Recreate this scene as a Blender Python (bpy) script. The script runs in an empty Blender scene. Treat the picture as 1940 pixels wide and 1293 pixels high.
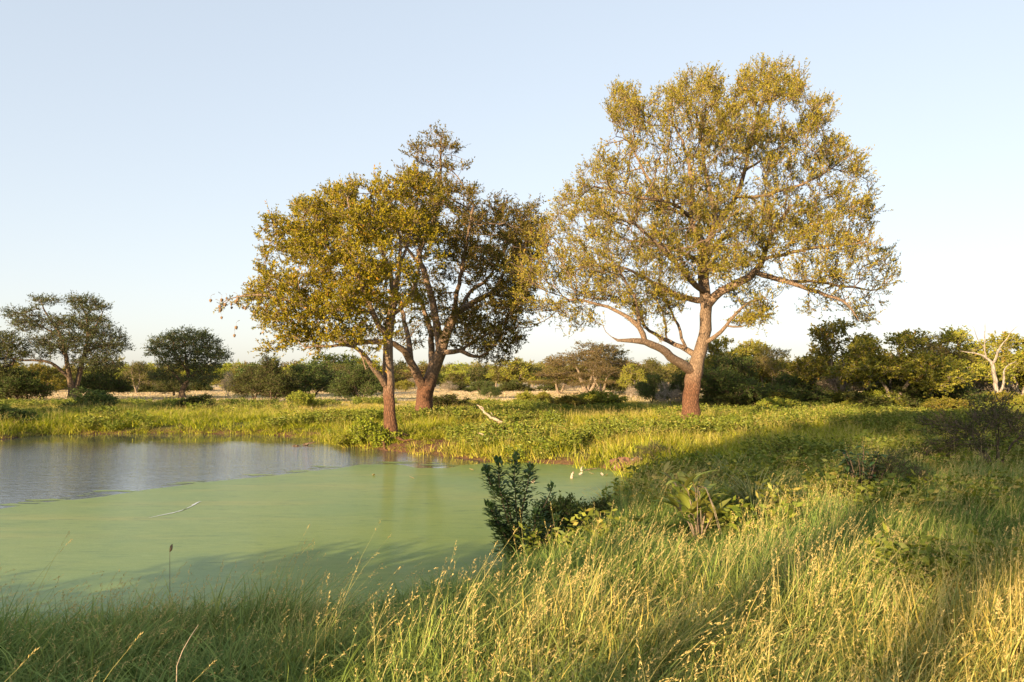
import bpy, math, random
import numpy as np
from mathutils import Vector
from mathutils.geometry import delaunay_2d_cdt

R = math.radians
random.seed(7)
rng = np.random.default_rng(7)
scene = bpy.context.scene
COL = scene.collection

# ------------------------------------------------------------ camera, sky, sun, exposure
FPX = 28.0 / 36.0 * 1940.0          # focal length in photo pixels
HORIZ = 716.0
PITCH = math.atan((HORIZ - 646.5) / FPX)
EYE = np.array([0.0, 0.0, 2.0])
cam_d = bpy.data.cameras.new('camera')
cam_d.lens = 28.0
cam_d.sensor_width = 36.0
cam_d.clip_start = 0.1
cam_d.clip_end = 6000
cam = bpy.data.objects.new('camera', cam_d)
COL.objects.link(cam)
cam.location = EYE
cam.rotation_euler = (R(90) + PITCH, 0, 0)
scene.camera = cam

SUN_AZ, SUN_EL = 36.0, 12.0          # the light travels towards this azimuth (from +Y to +X)
world = bpy.data.worlds.new('World')
scene.world = world
world.use_nodes = True
wn = world.node_tree.nodes
sky = wn.new('ShaderNodeTexSky')
sky.sky_type = 'NISHITA'
sky.sun_disc = False
sky.sun_elevation = R(SUN_EL)
sky.sun_rotation = R(180 + SUN_AZ)
sky.altitude = 300
sky.air_density = 1.0
sky.dust_density = 1.6
sky.ozone_density = 1.0
bg = wn['Background']
gm = wn.new('ShaderNodeGamma'); gm.inputs[1].default_value = 0.37
hs_ = wn.new('ShaderNodeHueSaturation'); hs_.inputs['Saturation'].default_value = 0.92; hs_.inputs['Value'].default_value = 1.33
world.node_tree.links.new(sky.outputs[0], gm.inputs[0])
world.node_tree.links.new(gm.outputs[0], hs_.inputs['Color'])
tn = wn.new('ShaderNodeMix'); tn.data_type = 'RGBA'; tn.blend_type = 'MULTIPLY'; tn.inputs[0].default_value = 1.0; tn.inputs[7].default_value = (0.965, 0.965, 1.0, 1)
world.node_tree.links.new(hs_.outputs[0], tn.inputs[6])
world.node_tree.links.new(tn.outputs[2], bg.inputs[0])
bg.inputs[1].default_value = 0.15

sun_d = bpy.data.lights.new('sun', 'SUN')
sun_d.energy = 4.4
sun_d.angle = R(0.5)
sun_d.color = (1.0, 0.73, 0.42)
sun = bpy.data.objects.new('sun', sun_d)
COL.objects.link(sun)
LDIR = Vector((math.sin(R(SUN_AZ)) * math.cos(R(SUN_EL)), math.cos(R(SUN_AZ)) * math.cos(R(SUN_EL)), -math.sin(R(SUN_EL))))
sun.rotation_euler = LDIR.to_track_quat('-Z', 'Y').to_euler()
sun.location = (-20, -20, 20)

scene.view_settings.view_transform = 'Standard'
scene.view_settings.look = 'None'
scene.view_settings.gamma = 1.0
scene.view_settings.exposure = 1.62
scene.view_settings.use_curve_mapping = False
scene.render.engine = 'CYCLES'
scene.cycles.max_bounces = 6
scene.cycles.transparent_max_bounces = 8
scene.cycles.use_denoising = True

# ------------------------------------------------------------ helpers
def ray(px, py):
    u = (px - 970.0) / FPX
    v = (646.5 - py) / FPX
    c, s = math.cos(PITCH), math.sin(PITCH)
    return np.array([u, c - v * s, s + v * c])

def at(px, py, Y):
    d = ray(px, py)
    return EYE + d * (Y / d[1])

def on_plane(px, py, z=-0.5):
    d = ray(px, py)
    return EYE + d * ((z - EYE[2]) / d[2])

def _hash(ix, iy, seed):
    n = (ix.astype(np.int64) * 374761393 + iy.astype(np.int64) * 668265263 + seed * 974634777) & 0xffffffff
    n = ((n ^ (n >> 13)) * 1274126177) & 0xffffffff
    return ((n ^ (n >> 16)) & 0xffff) / 65535.0

def vnoise(x, y, seed=0):
    x = np.asarray(x, float); y = np.asarray(y, float)
    ix, iy = np.floor(x), np.floor(y)
    fx, fy = x - ix, y - iy
    fx = fx * fx * (3 - 2 * fx); fy = fy * fy * (3 - 2 * fy)
    a = _hash(ix, iy, seed); b = _hash(ix + 1, iy, seed)
    c = _hash(ix, iy + 1, seed); d = _hash(ix + 1, iy + 1, seed)
    return (a * (1 - fx) + b * fx) * (1 - fy) + (c * (1 - fx) + d * fx) * fy

def fbm(x, y, seed=0, o=3):
    r = 0; a = 0.5; t = 0
    for i in range(o):
        r = r + a * vnoise(x * 2 ** i, y * 2 ** i, seed + i); t += a; a *= 0.5
    return r / t

POND_PX = [(-900, 850), (-500, 846), (-200, 840), (0, 832), (60, 825), (120, 823), (300, 821), (500, 823), (600, 829),
           (640, 841), (700, 849), (760, 856), (850, 864), (960, 877), (1100, 881), (1150, 892), (1195, 896)]
POND = [tuple(on_plane(*p)[:2]) for p in POND_PX] + [(3.0, 18), (1.3, 13.2), (0.1, 10.4), (-0.6, 8.7), (-1.6, 7.8),
        (-3, 7.5), (-4.5, 7.0), (-7, 6.4), (-12, 6.6), (-20, 9), (-40, 14)]
POND = np.array(POND)

def pond_sd(x, y):
    """signed distance to the pond outline, negative inside"""
    x = np.atleast_1d(np.asarray(x, float)); y = np.atleast_1d(np.asarray(y, float))
    d = np.full(x.shape, 1e9); ins = np.zeros(x.shape, bool)
    n = len(POND)
    for i in range(n):
        ax, ay = POND[i]; bx, by = POND[(i + 1) % n]
        ex, ey = bx - ax, by - ay
        t = np.clip(((x - ax) * ex + (y - ay) * ey) / (ex * ex + ey * ey + 1e-9), 0, 1)
        d = np.minimum(d, np.hypot(x - ax - t * ex, y - ay - t * ey))
        cr = ((ay > y) != (by > y)) & (x < (bx - ax) * (y - ay) / (by - ay + 1e-12) + ax)
        ins ^= cr
    return np.where(ins, -d, d)

def hz(x, y):
    x = np.atleast_1d(np.asarray(x, float)); y = np.atleast_1d(np.asarray(y, float))
    d = pond_sd(x, y) + (fbm(x * 0.9, y * 0.9, 5) - 0.5) * 0.7
    far = np.clip((y - 60) / 200, 0, 1)
    und = (fbm(x * 0.12, y * 0.12, 11) - 0.5) * 0.30 + (fbm(x * 0.8, y * 0.8, 17) - 0.5) * 0.10
    out = -0.47 + 0.49 * (1 - np.exp(-np.maximum(d, 0) / 1.3)) + und * np.clip(d / 3, 0, 1)
    inn = -0.50 - 0.6 * (1 - np.exp(np.minimum(d, 0) / 1.2)) - 0.03
    t = np.clip(d / 0.25 + 0.5, 0, 1)
    return inn * (1 - t) + np.maximum(out, -0.47) * t

def ground_at(px, py):
    """where the ray through a photo pixel meets the ground"""
    d = ray(px, py)
    s = np.concatenate([np.arange(2, 60, 0.1), np.arange(60, 400, 0.5)])
    P = EYE[None] + d[None] * s[:, None]
    h = hz(P[:, 0], P[:, 1])
    k = np.argmax(P[:, 2] < h)
    p = P[k]
    return np.array([p[0], p[1], h[k]])

def new_mesh(name, verts, faces, mat=None, parent=None, attrs=None, smooth=False, link=True):
    """verts (n,3); faces (m,k) of one size, or a list of such arrays"""
    me = bpy.data.meshes.new(name)
    verts = np.asarray(verts, np.float32)
    if isinstance(faces, np.ndarray): faces = [faces]
    faces = [f for f in faces if len(f)]
    loops = np.concatenate([f.reshape(-1) for f in faces]).astype(np.int32)
    sizes = np.concatenate([np.full(len(f), f.shape[1], np.int32) for f in faces])
    starts = np.concatenate([[0], np.cumsum(sizes)[:-1]]).astype(np.int32)
    me.vertices.add(len(verts)); me.vertices.foreach_set('co', verts.reshape(-1))
    me.loops.add(len(loops)); me.loops.foreach_set('vertex_index', loops)
    me.polygons.add(len(sizes)); me.polygons.foreach_set('loop_start', starts)
    if smooth: me.polygons.foreach_set('use_smooth', np.ones(len(sizes), bool))
    else: me.polygons.foreach_set('use_smooth', np.zeros(len(sizes), bool))
    for k, v in (attrs or {}).items():
        a = me.attributes.new(k, 'FLOAT', 'POINT')
        a.data.foreach_set('value', np.asarray(v, np.float32))
    me.update(calc_edges=True)
    if mat: me.materials.append(mat)
    o = bpy.data.objects.new(name, me)
    if link: COL.objects.link(o)
    if parent: o.parent = parent
    return o

def tag(o, label=None, cat=None, group=None, kind=None):
    if label: o['label'] = label
    if cat: o['category'] = cat
    if group: o['group'] = group
    if kind: o['kind'] = kind
    return o

def empty(name, loc, label, cat, group=None, rz=0, s=1):
    o = bpy.data.objects.new(name, None)
    o.empty_display_size = 0.2
    COL.objects.link(o)
    o.location = loc; o.rotation_euler = (0, 0, rz); o.scale = (s, s, s) if not isinstance(s, tuple) else s
    return tag(o, label, cat, group)

def kids(o):
    return [c for c in COL.objects if c.parent is o]

def copy_thing(src, children, loc, rz, s, label, group=None):
    r = src.copy(); COL.objects.link(r)
    r.location = loc; r.rotation_euler = (0, 0, rz); r.scale = (s, s, s) if not isinstance(s, tuple) else s
    r['label'] = label
    if group: r['group'] = group
    elif 'group' in r: del r['group']
    for ch in children:
        c = ch.copy(); COL.objects.link(c); c.parent = r
    return r

def norm(a):
    return a / (np.linalg.norm(a, axis=-1, keepdims=True) + 1e-9)

# ------------------------------------------------------------ materials
def new_mat(name):
    m = bpy.data.materials.new(name); m.use_nodes = True
    nt = m.node_tree
    for n in list(nt.nodes): nt.nodes.remove(n)
    out = nt.nodes.new('ShaderNodeOutputMaterial')
    return m, nt, out

def N(nt, t, **kw):
    n = nt.nodes.new(t)
    for k, v in kw.items():
        if k in ('operation', 'blend_type', 'data_type', 'attribute_name', 'attribute_type', 'noise_dimensions', 'feature', 'wave_type', 'use_clamp', 'bands_direction'):
            setattr(n, k, v)
        else: n.inputs[k].default_value = v
    return n

def mixc(nt, fac, a, b, mode='MIX'):
    n = nt.nodes.new('ShaderNodeMix'); n.data_type = 'RGBA'; n.blend_type = mode
    for sock, v in ((n.inputs[0], fac), (n.inputs[6], a), (n.inputs[7], b)):
        if hasattr(v, 'is_linked'): nt.links.new(v, sock)
        elif isinstance(v, (int, float)): sock.default_value = v
        else: sock.default_value = (*v, 1)
    return n.outputs[2]

def math_n(nt, op, a, b=None, clamp=False):
    n = nt.nodes.new('ShaderNodeMath'); n.operation = op; n.use_clamp = clamp
    for i, v in enumerate((a, b)):
        if v is None: continue
        if hasattr(v, 'is_linked'): nt.links.new(v, n.inputs[i])
        else: n.inputs[i].default_value = v
    return n.outputs[0]

def leaf_mat(name, a, b, c, transl=0.24, gloss=0.012):
    """a, b: the two ends of the per-leaf range; c: the colour the odd leaf turns to"""
    a, b = tuple(q * 1.24 for q in a), tuple(q * 1.24 for q in b)
    m, nt, out = new_mat(name)
    at_ = N(nt, 'ShaderNodeAttribute', attribute_name='rnd')
    oi = nt.nodes.new('ShaderNodeObjectInfo')
    col = mixc(nt, at_.outputs['Fac'], a, b)
    odd = math_n(nt, 'GREATER_THAN', at_.outputs['Fac'], 0.88)
    col = mixc(nt, math_n(nt, 'MULTIPLY', odd, 0.8), col, c)
    hsv = nt.nodes.new('ShaderNodeHueSaturation')
    nt.links.new(col, hsv.inputs['Color'])
    nt.links.new(math_n(nt, 'ADD', math_n(nt, 'MULTIPLY', oi.outputs['Random'], 0.05), 0.475), hsv.inputs['Hue'])
    nt.links.new(math_n(nt, 'ADD', math_n(nt, 'MULTIPLY', oi.outputs['Random'], 0.5), 0.75), hsv.inputs['Value'])
    df = nt.nodes.new('ShaderNodeBsdfDiffuse'); nt.links.new(hsv.outputs[0], df.inputs[0])
    tr = nt.nodes.new('ShaderNodeBsdfTranslucent'); nt.links.new(hsv.outputs[0], tr.inputs[0])
    mx = nt.nodes.new('ShaderNodeMixShader'); mx.inputs[0].default_value = transl
    nt.links.new(df.outputs[0], mx.inputs[1]); nt.links.new(tr.outputs[0], mx.inputs[2])
    gl = nt.nodes.new('ShaderNodeBsdfGlossy'); gl.inputs['Roughness'].default_value = 0.45
    m2 = nt.nodes.new('ShaderNodeMixShader'); m2.inputs[0].default_value = gloss
    nt.links.new(mx.outputs[0], m2.inputs[1]); nt.links.new(gl.outputs[0], m2.inputs[2])
    nt.links.new(m2.outputs[0], out.inputs[0])
    return m

def bark_mat(name, a, b, scale=14, base=None, base_h=1.2, bump=0.6):
    m, nt, out = new_mat(name)
    tc = nt.nodes.new('ShaderNodeTexCoord')
    mp = nt.nodes.new('ShaderNodeMapping'); mp.inputs['Scale'].default_value = (1, 1, 0.28)
    nt.links.new(tc.outputs['Object'], mp.inputs[0])
    vo = N(nt, 'ShaderNodeTexVoronoi', feature='DISTANCE_TO_EDGE', Scale=scale)
    nt.links.new(mp.outputs[0], vo.inputs['Vector'])
    no = N(nt, 'ShaderNodeTexNoise', Scale=3.0, Detail=8.0, Roughness=0.65)
    nt.links.new(tc.outputs['Object'], no.inputs['Vector'])
    crack = math_n(nt, 'MULTIPLY', vo.outputs['Distance'], 5.0, True)
    col = mixc(nt, no.outputs[0], a, b)
    if base:
        sep = nt.nodes.new('ShaderNodeSeparateXYZ'); nt.links.new(tc.outputs['Object'], sep.inputs[0])
        f = math_n(nt, 'SUBTRACT', math_n(nt, 'ADD', base_h, math_n(nt, 'MULTIPLY', no.outputs[0], 1.2)), sep.outputs[2], True)
        col = mixc(nt, f, col, base)
    dark = mixc(nt, math_n(nt, 'SUBTRACT', 1.0, crack), col, mixc(nt, 0.6, col, (0.03, 0.02, 0.015)))
    bs = nt.nodes.new('ShaderNodeBsdfPrincipled')
    bs.inputs['Roughness'].default_value = 0.9
    bs.inputs['Specular IOR Level'].default_value = 0.15
    nt.links.new(dark, bs.inputs['Base Color'])
    bp = nt.nodes.new('ShaderNodeBump'); bp.inputs['Strength'].default_value = bump; bp.inputs['Distance'].default_value = 0.04
    nt.links.new(math_n(nt, 'ADD', crack, math_n(nt, 'MULTIPLY', no.outputs[0], 0.8)), bp.inputs['Height'])
    nt.links.new(bp.outputs[0], bs.inputs['Normal'])
    nt.links.new(bs.outputs[0], out.inputs[0])
    return m

def plain_mat(name, a, b, scale=8.0, rough=0.85, bump=0.3):
    m, nt, out = new_mat(name)
    tc = nt.nodes.new('ShaderNodeTexCoord')
    no = N(nt, 'ShaderNodeTexNoise', Scale=scale, Detail=6.0, Roughness=0.6)
    nt.links.new(tc.outputs['Object'], no.inputs['Vector'])
    bs = nt.nodes.new('ShaderNodeBsdfPrincipled'); bs.inputs['Roughness'].default_value = rough
    nt.links.new(mixc(nt, no.outputs[0], a, b), bs.inputs['Base Color'])
    bp = nt.nodes.new('ShaderNodeBump'); bp.inputs['Strength'].default_value = bump; bp.inputs['Distance'].default_value = 0.03
    nt.links.new(no.outputs[0], bp.inputs['Height']); nt.links.new(bp.outputs[0], bs.inputs['Normal'])
    nt.links.new(bs.outputs[0], out.inputs[0])
    return m

def grass_mat(name, green_a, green_b, straw, head, transl=0.16):
    """rnd: per blade; dry: 0 blade, 1 stem and seed head; tint: per clump, green to straw"""
    green_a, green_b = tuple(q * 1.28 for q in green_a), tuple(q * 1.24 for q in green_b)
    straw, head = tuple(q * 1.1 for q in straw), tuple(q * 1.1 for q in head)
    m, nt, out = new_mat(name)
    r_ = N(nt, 'ShaderNodeAttribute', attribute_name='rnd')
    d_ = N(nt, 'ShaderNodeAttribute', attribute_name='dry')
    t_ = N(nt, 'ShaderNodeAttribute', attribute_name='tint', attribute_type='INSTANCER')
    g = mixc(nt, r_.outputs['Fac'], green_a, green_b)
    f = math_n(nt, 'GREATER_THAN', math_n(nt, 'ADD', t_.outputs['Fac'], math_n(nt, 'MULTIPLY', r_.outputs['Fac'], 0.6)), 0.9)
    part = math_n(nt, 'MULTIPLY', t_.outputs['Fac'], 0.55, True)
    g = mixc(nt, math_n(nt, 'MAXIMUM', math_n(nt, 'MULTIPLY', f, 0.9), part), g, straw)
    g = mixc(nt, d_.outputs['Fac'], g, head)
    df = nt.nodes.new('ShaderNodeBsdfDiffuse'); nt.links.new(g, df.inputs[0])
    tr = nt.nodes.new('ShaderNodeBsdfTranslucent'); nt.links.new(g, tr.inputs[0])
    mx = nt.nodes.new('ShaderNodeMixShader'); mx.inputs[0].default_value = transl
    nt.links.new(df.outputs[0], mx.inputs[1]); nt.links.new(tr.outputs[0], mx.inputs[2])
    gl = nt.nodes.new('ShaderNodeBsdfGlossy'); gl.inputs['Roughness'].default_value = 0.5
    m2 = nt.nodes.new('ShaderNodeMixShader'); m2.inputs[0].default_value = 0.02
    nt.links.new(mx.outputs[0], m2.inputs[1]); nt.links.new(gl.outputs[0], m2.inputs[2])
    nt.links.new(m2.outputs[0], out.inputs[0])
    return m

M = {}
M['leaf_gold'] = leaf_mat('leaf_gold', (0.085, 0.085, 0.010), (0.280, 0.200, 0.026), (0.42, 0.20, 0.055))
M['leaf_green_gold'] = leaf_mat('leaf_green_gold', (0.070, 0.085, 0.006), (0.310, 0.235, 0.012), (0.40, 0.19, 0.025))
M['leaf_olive'] = leaf_mat('leaf_olive', (0.060, 0.070, 0.016), (0.150, 0.145, 0.030), (0.17, 0.10, 0.035))
M['leaf_back'] = leaf_mat('leaf_back', (0.065, 0.080, 0.010), (0.215, 0.185, 0.022), (0.26, 0.15, 0.035))
M['leaf_acacia'] = leaf_mat('leaf_acacia', (0.042, 0.062, 0.026), (0.095, 0.115, 0.040), (0.13, 0.10, 0.04))
M['leaf_dark'] = leaf_mat('leaf_dark', (0.034, 0.050, 0.014), (0.100, 0.118, 0.028), (0.08, 0.07, 0.03))
M['leaf_bush'] = leaf_mat('leaf_bush', (0.105, 0.135, 0.016), (0.300, 0.270, 0.038), (0.38, 0.23, 0.06))
M['leaf_lime'] = leaf_mat('leaf_lime', (0.14, 0.20, 0.02), (0.26, 0.30, 0.03), (0.30, 0.26, 0.05))
M['leaf_rust'] = leaf_mat('leaf_rust', (0.085, 0.090, 0.022), (0.220, 0.175, 0.050), (0.34, 0.18, 0.08))
M['leaf_sapling'] = leaf_mat('leaf_sapling', (0.028, 0.060, 0.018), (0.085, 0.130, 0.036), (0.12, 0.13, 0.04), 0.2, 0.05)
M['leaf_strap'] = leaf_mat('leaf_strap', (0.140, 0.190, 0.030), (0.40, 0.36, 0.07), (0.40, 0.22, 0.07), 0.3, 0.06)
M['bark'] = bark_mat('bark', (0.19, 0.13, 0.09), (0.36, 0.26, 0.18), 20, (0.17, 0.085, 0.050), 1.8)
M['bark_dark'] = bark_mat('bark_dark', (0.11, 0.08, 0.055), (0.22, 0.16, 0.11), 8)
M['bark_pale'] = bark_mat('bark_pale', (0.30, 0.24, 0.18), (0.48, 0.41, 0.33), 9, bump=0.3)
M['bark_mid'] = bark_mat('bark_mid', (0.22, 0.17, 0.12), (0.42, 0.33, 0.24), 8)
M['nest'] = plain_mat('nest', (0.14, 0.09, 0.045), (0.28, 0.18, 0.10), 30, 0.95, 0.8)
M['clod'] = plain_mat('clod', (0.06, 0.03, 0.018), (0.24, 0.125, 0.075), 14, 0.95, 0.6)
M['dead_wood'] = plain_mat('dead_wood', (0.30, 0.22, 0.16), (0.52, 0.42, 0.32), 9, 0.9, 0.6)
M['debris'] = plain_mat('debris', (0.50, 0.36, 0.22), (0.62, 0.48, 0.32), 20, 0.8, 0.2)
M['grass_near'] = grass_mat('grass_near', (0.055, 0.110, 0.026), (0.210, 0.275, 0.062), (0.50, 0.38, 0.09), (0.50, 0.38, 0.14))
M['grass_mid'] = grass_mat('grass_mid', (0.085, 0.140, 0.010), (0.370, 0.360, 0.020), (0.50, 0.40, 0.08), (0.46, 0.36, 0.13))
M['grass_far'] = grass_mat('grass_far', (0.13, 0.16, 0.03), (0.24, 0.24, 0.05), (0.66, 0.52, 0.32), (0.66, 0.52, 0.32))
M['forb'] = grass_mat('forb', (0.050, 0.085, 0.010), (0.170, 0.200, 0.022), (0.30, 0.25, 0.06), (0.22, 0.15, 0.06))

# ground
def ground_material():
    m, nt, out = new_mat('earth_and_straw')
    tc = nt.nodes.new('ShaderNodeTexCoord')
    n1 = N(nt, 'ShaderNodeTexNoise', Scale=1.3, Detail=8.0, Roughness=0.65); nt.links.new(tc.outputs['Object'], n1.inputs['Vector'])
    n2 = N(nt, 'ShaderNodeTexNoise', Scale=0.09, Detail=6.0, Roughness=0.6); nt.links.new(tc.outputs['Object'], n2.inputs['Vector'])
    soil = mixc(nt, n1.outputs[0], (0.07, 0.035, 0.022), (0.22, 0.115, 0.07))
    turf = mixc(nt, n1.outputs[0], (0.05, 0.055, 0.018), (0.12, 0.12, 0.035))
    straw = mixc(nt, n2.outputs[0], (0.50, 0.38, 0.22), (0.66, 0.52, 0.33))
    green = mixc(nt, n2.outputs[0], (0.10, 0.12, 0.04), (0.22, 0.21, 0.07))
    s_ = N(nt, 'ShaderNodeAttribute', attribute_name='soil')
    w_ = N(nt, 'ShaderNodeAttribute', attribute_name='straw')
    c = mixc(nt, s_.outputs['Fac'], turf, soil)
    st = mixc(nt, math_n(nt, 'MULTIPLY', math_n(nt, 'SUBTRACT', n2.outputs[0], 0.50), 6.0, True), straw, mixc(nt, 0.35, straw, green))
    c = mixc(nt, w_.outputs['Fac'], c, st)
    bs = nt.nodes.new('ShaderNodeBsdfPrincipled'); bs.inputs['Roughness'].default_value = 0.95
    bs.inputs['Specular IOR Level'].default_value = 0.1
    nt.links.new(c, bs.inputs['Base Color'])
    bp = nt.nodes.new('ShaderNodeBump'); bp.inputs['Strength'].default_value = 0.8; bp.inputs['Distance'].default_value = 0.12
    n3 = N(nt, 'ShaderNodeTexNoise', Scale=5.0, Detail=8.0, Roughness=0.7); nt.links.new(tc.outputs['Object'], n3.inputs['Vector'])
    nt.links.new(n3.outputs[0], bp.inputs['Height']); nt.links.new(bp.outputs[0], bs.inputs['Normal'])
    nt.links.new(bs.outputs[0], out.inputs[0])
    return m

def water_material():
    m, nt, out = new_mat('pond_water')
    tc = nt.nodes.new('ShaderNodeTexCoord')
    mp = nt.nodes.new('ShaderNodeMapping'); mp.inputs['Scale'].default_value = (0.55, 1.3, 1); mp.inputs['Rotation'].default_value = (0, 0, R(-12))
    nt.links.new(tc.outputs['Object'], mp.inputs[0])
    n1 = N(nt, 'ShaderNodeTexNoise', Scale=7.5, Detail=3.0, Roughness=0.6); nt.links.new(mp.outputs[0], n1.inputs['Vector'])
    n2 = N(nt, 'ShaderNodeTexNoise', Scale=1.2, Detail=2.0); nt.links.new(mp.outputs[0], n2.inputs['Vector'])
    r_ = N(nt, 'ShaderNodeAttribute', attribute_name='ripple')
    hgt = math_n(nt, 'ADD', n1.outputs[0], math_n(nt, 'MULTIPLY', n2.outputs[0], 0.8))
    hgt = math_n(nt, 'MULTIPLY', hgt, r_.outputs['Fac'])
    bp = nt.nodes.new('ShaderNodeBump'); bp.inputs['Strength'].default_value = 1.0; bp.inputs['Distance'].default_value = 0.018
    nt.links.new(hgt, bp.inputs['Height'])
    bs = nt.nodes.new('ShaderNodeBsdfPrincipled')
    bs.inputs['Base Color'].default_value = (0.060, 0.070, 0.072, 1)
    bs.inputs['Roughness'].default_value = 0.04
    bs.inputs['IOR'].default_value = 1.60
    nt.links.new(bp.outputs[0], bs.inputs['Normal'])
    nt.links.new(bs.outputs[0], out.inputs[0])
    return m

def duckweed_material():
    m, nt, out = new_mat('duckweed')
    tc = nt.nodes.new('ShaderNodeTexCoord')
    mp = nt.nodes.new('ShaderNodeMapping'); mp.inputs['Scale'].default_value = (0.10, 0.9, 1); mp.inputs['Rotation'].default_value = (0, 0, R(-9))
    nt.links.new(tc.outputs['Object'], mp.inputs[0])
    n1 = N(nt, 'ShaderNodeTexNoise', Scale=1.6, Detail=5.0, Roughness=0.55); nt.links.new(mp.outputs[0], n1.inputs['Vector'])
    n2 = N(nt, 'ShaderNodeTexNoise', Scale=16.0, Detail=8.0, Roughness=0.8); nt.links.new(tc.outputs['Object'], n2.inputs['Vector'])
    mp2 = nt.nodes.new('ShaderNodeMapping'); mp2.inputs['Scale'].default_value = (0.5, 3.0, 1); nt.links.new(tc.outputs['Object'], mp2.inputs[0])
    n3 = N(nt, 'ShaderNodeTexNoise', Scale=2.6, Detail=4.0, Roughness=0.7); nt.links.new(mp2.outputs[0], n3.inputs['Vector'])
    c = mixc(nt, n2.outputs[0], (0.140, 0.200, 0.042), (0.240, 0.300, 0.072))
    band = math_n(nt, 'MULTIPLY', math_n(nt, 'SUBTRACT', n1.outputs[0], 0.53), 4.0, True)
    c = mixc(nt, math_n(nt, 'MULTIPLY', band, 0.50), c, (0.34, 0.29, 0.07))
    mp3 = nt.nodes.new('ShaderNodeMapping'); mp3.inputs['Scale'].default_value = (0.45, 1.8, 1); mp3.inputs['Rotation'].default_value = (0, 0, R(-7)); nt.links.new(tc.outputs['Object'], mp3.inputs[0])
    n6 = N(nt, 'ShaderNodeTexNoise', Scale=2.2, Detail=9.0, Roughness=0.75, Distortion=1.2); nt.links.new(mp3.outputs[0], n6.inputs['Vector'])
    c = mixc(nt, math_n(nt, 'MULTIPLY', math_n(nt, 'SUBTRACT', n6.outputs[0], 0.50), 5.0, True), c, mixc(nt, 0.55, c, (0.07, 0.14, 0.035)))
    c = mixc(nt, math_n(nt, 'MULTIPLY', math_n(nt, 'SUBTRACT', 0.44, n6.outputs[0]), 6.0, True), c, mixc(nt, 0.4, c, (0.36, 0.40, 0.14)))
    n4 = N(nt, 'ShaderNodeTexNoise', Scale=60.0, Detail=4.0, Roughness=0.8); nt.links.new(tc.outputs['Object'], n4.inputs['Vector'])
    c = mixc(nt, math_n(nt, 'MULTIPLY', math_n(nt, 'SUBTRACT', n4.outputs[0], 0.5), 4.0, True), c, (0.25, 0.33, 0.09))
    n5 = N(nt, 'ShaderNodeTexNoise', Scale=0.35, Detail=5.0, Roughness=0.6); nt.links.new(tc.outputs['Object'], n5.inputs['Vector'])
    c = mixc(nt, math_n(nt, 'MULTIPLY', math_n(nt, 'SUBTRACT', n5.outputs[0], 0.45), 3.0, True), c, mixc(nt, 0.5, c, (0.10, 0.20, 0.07)))
    gap = math_n(nt, 'MULTIPLY', math_n(nt, 'SUBTRACT', n3.outputs[0], 0.60), 9.0, True)
    c = mixc(nt, math_n(nt, 'MULTIPLY', gap, 0.85), c, (0.05, 0.10, 0.03))
    bs = nt.nodes.new('ShaderNodeBsdfPrincipled')
    nt.links.new(c, bs.inputs['Base Color'])
    bs.inputs['Roughness'].default_value = 0.55
    bs.inputs['Specular IOR Level'].default_value = 0.25
    bs.inputs['Coat Weight'].default_value = 0.16
    bs.inputs['Coat Roughness'].default_value = 0.16
    bp = nt.nodes.new('ShaderNodeBump'); bp.inputs['Strength'].default_value = 0.4; bp.inputs['Distance'].default_value = 0.01
    nt.links.new(n2.outputs[0], bp.inputs['Height']); nt.links.new(bp.outputs[0], bs.inputs['Normal'])
    nt.links.new(bs.outputs[0], out.inputs[0])
    return m

# ------------------------------------------------------------ the ground, the water, the duckweed
def axis(lo, hi, step, far_lo, far_hi, g=1.09):
    a = list(np.arange(lo, hi, step))
    s = step; v = hi
    while v < far_hi: a.append(v); s *= g; v += s
    a.append(far_hi)
    s = step; v = lo; b = []
    while v > far_lo: s *= g; v -= s; b.append(v)
    return np.array(sorted(set(b + a)))

xs = axis(-26, 14, 0.25, -2500, 2500)
ys = axis(3, 40, 0.25, -1500, 4000)
GX, GY = np.meshgrid(xs, ys)
gx, gy = GX.ravel(), GY.ravel()
sd = pond_sd(gx, gy)
gz = hz(gx, gy)
nx_, ny_ = len(xs), len(ys)
ii = (np.arange(ny_ - 1)[:, None] * nx_ + np.arange(nx_ - 1)[None]).ravel()
gf = np.stack([ii, ii + 1, ii + 1 + nx_, ii + nx_], 1)
soil_a = np.clip(1.0 - (sd - 0.1) / 0.6, 0, 1) * 0.8
# bare red earth round the front tree and along the bank to the right of it
pe = ground_at(800, 846)
soil_a = np.maximum(soil_a, np.clip(1.7 - np.hypot((gx - pe[0]) / 2.2, (gy - pe[1]) / 1.2), 0, 1))
def straw_zone(x, y):
    left = np.clip((y - 46 - 0.9 * np.clip(x - 16, 0, 60) - (fbm(x * 0.05, y * 0.05, 31) - 0.5) * 22) / 6, 0, 1)
    return left
straw_a = straw_zone(gx, gy)
g_o = new_mesh('ground', np.stack([gx, gy, gz], 1), gf, ground_material(), attrs={'soil': soil_a, 'straw': straw_a}, smooth=True)
tag(g_o, 'grassy savanna ground with a reddish earth bank round the pond', 'ground', kind='structure')

WX, WY = np.meshgrid(np.arange(-70, 8, 1.0), np.arange(5, 46, 1.0))
wx, wy = WX.ravel(), WY.ravel()
n_ = WX.shape[1]; m_ = WX.shape[0]
ii = (np.arange(m_ - 1)[:, None] * n_ + np.arange(n_ - 1)[None]).ravel()
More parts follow.
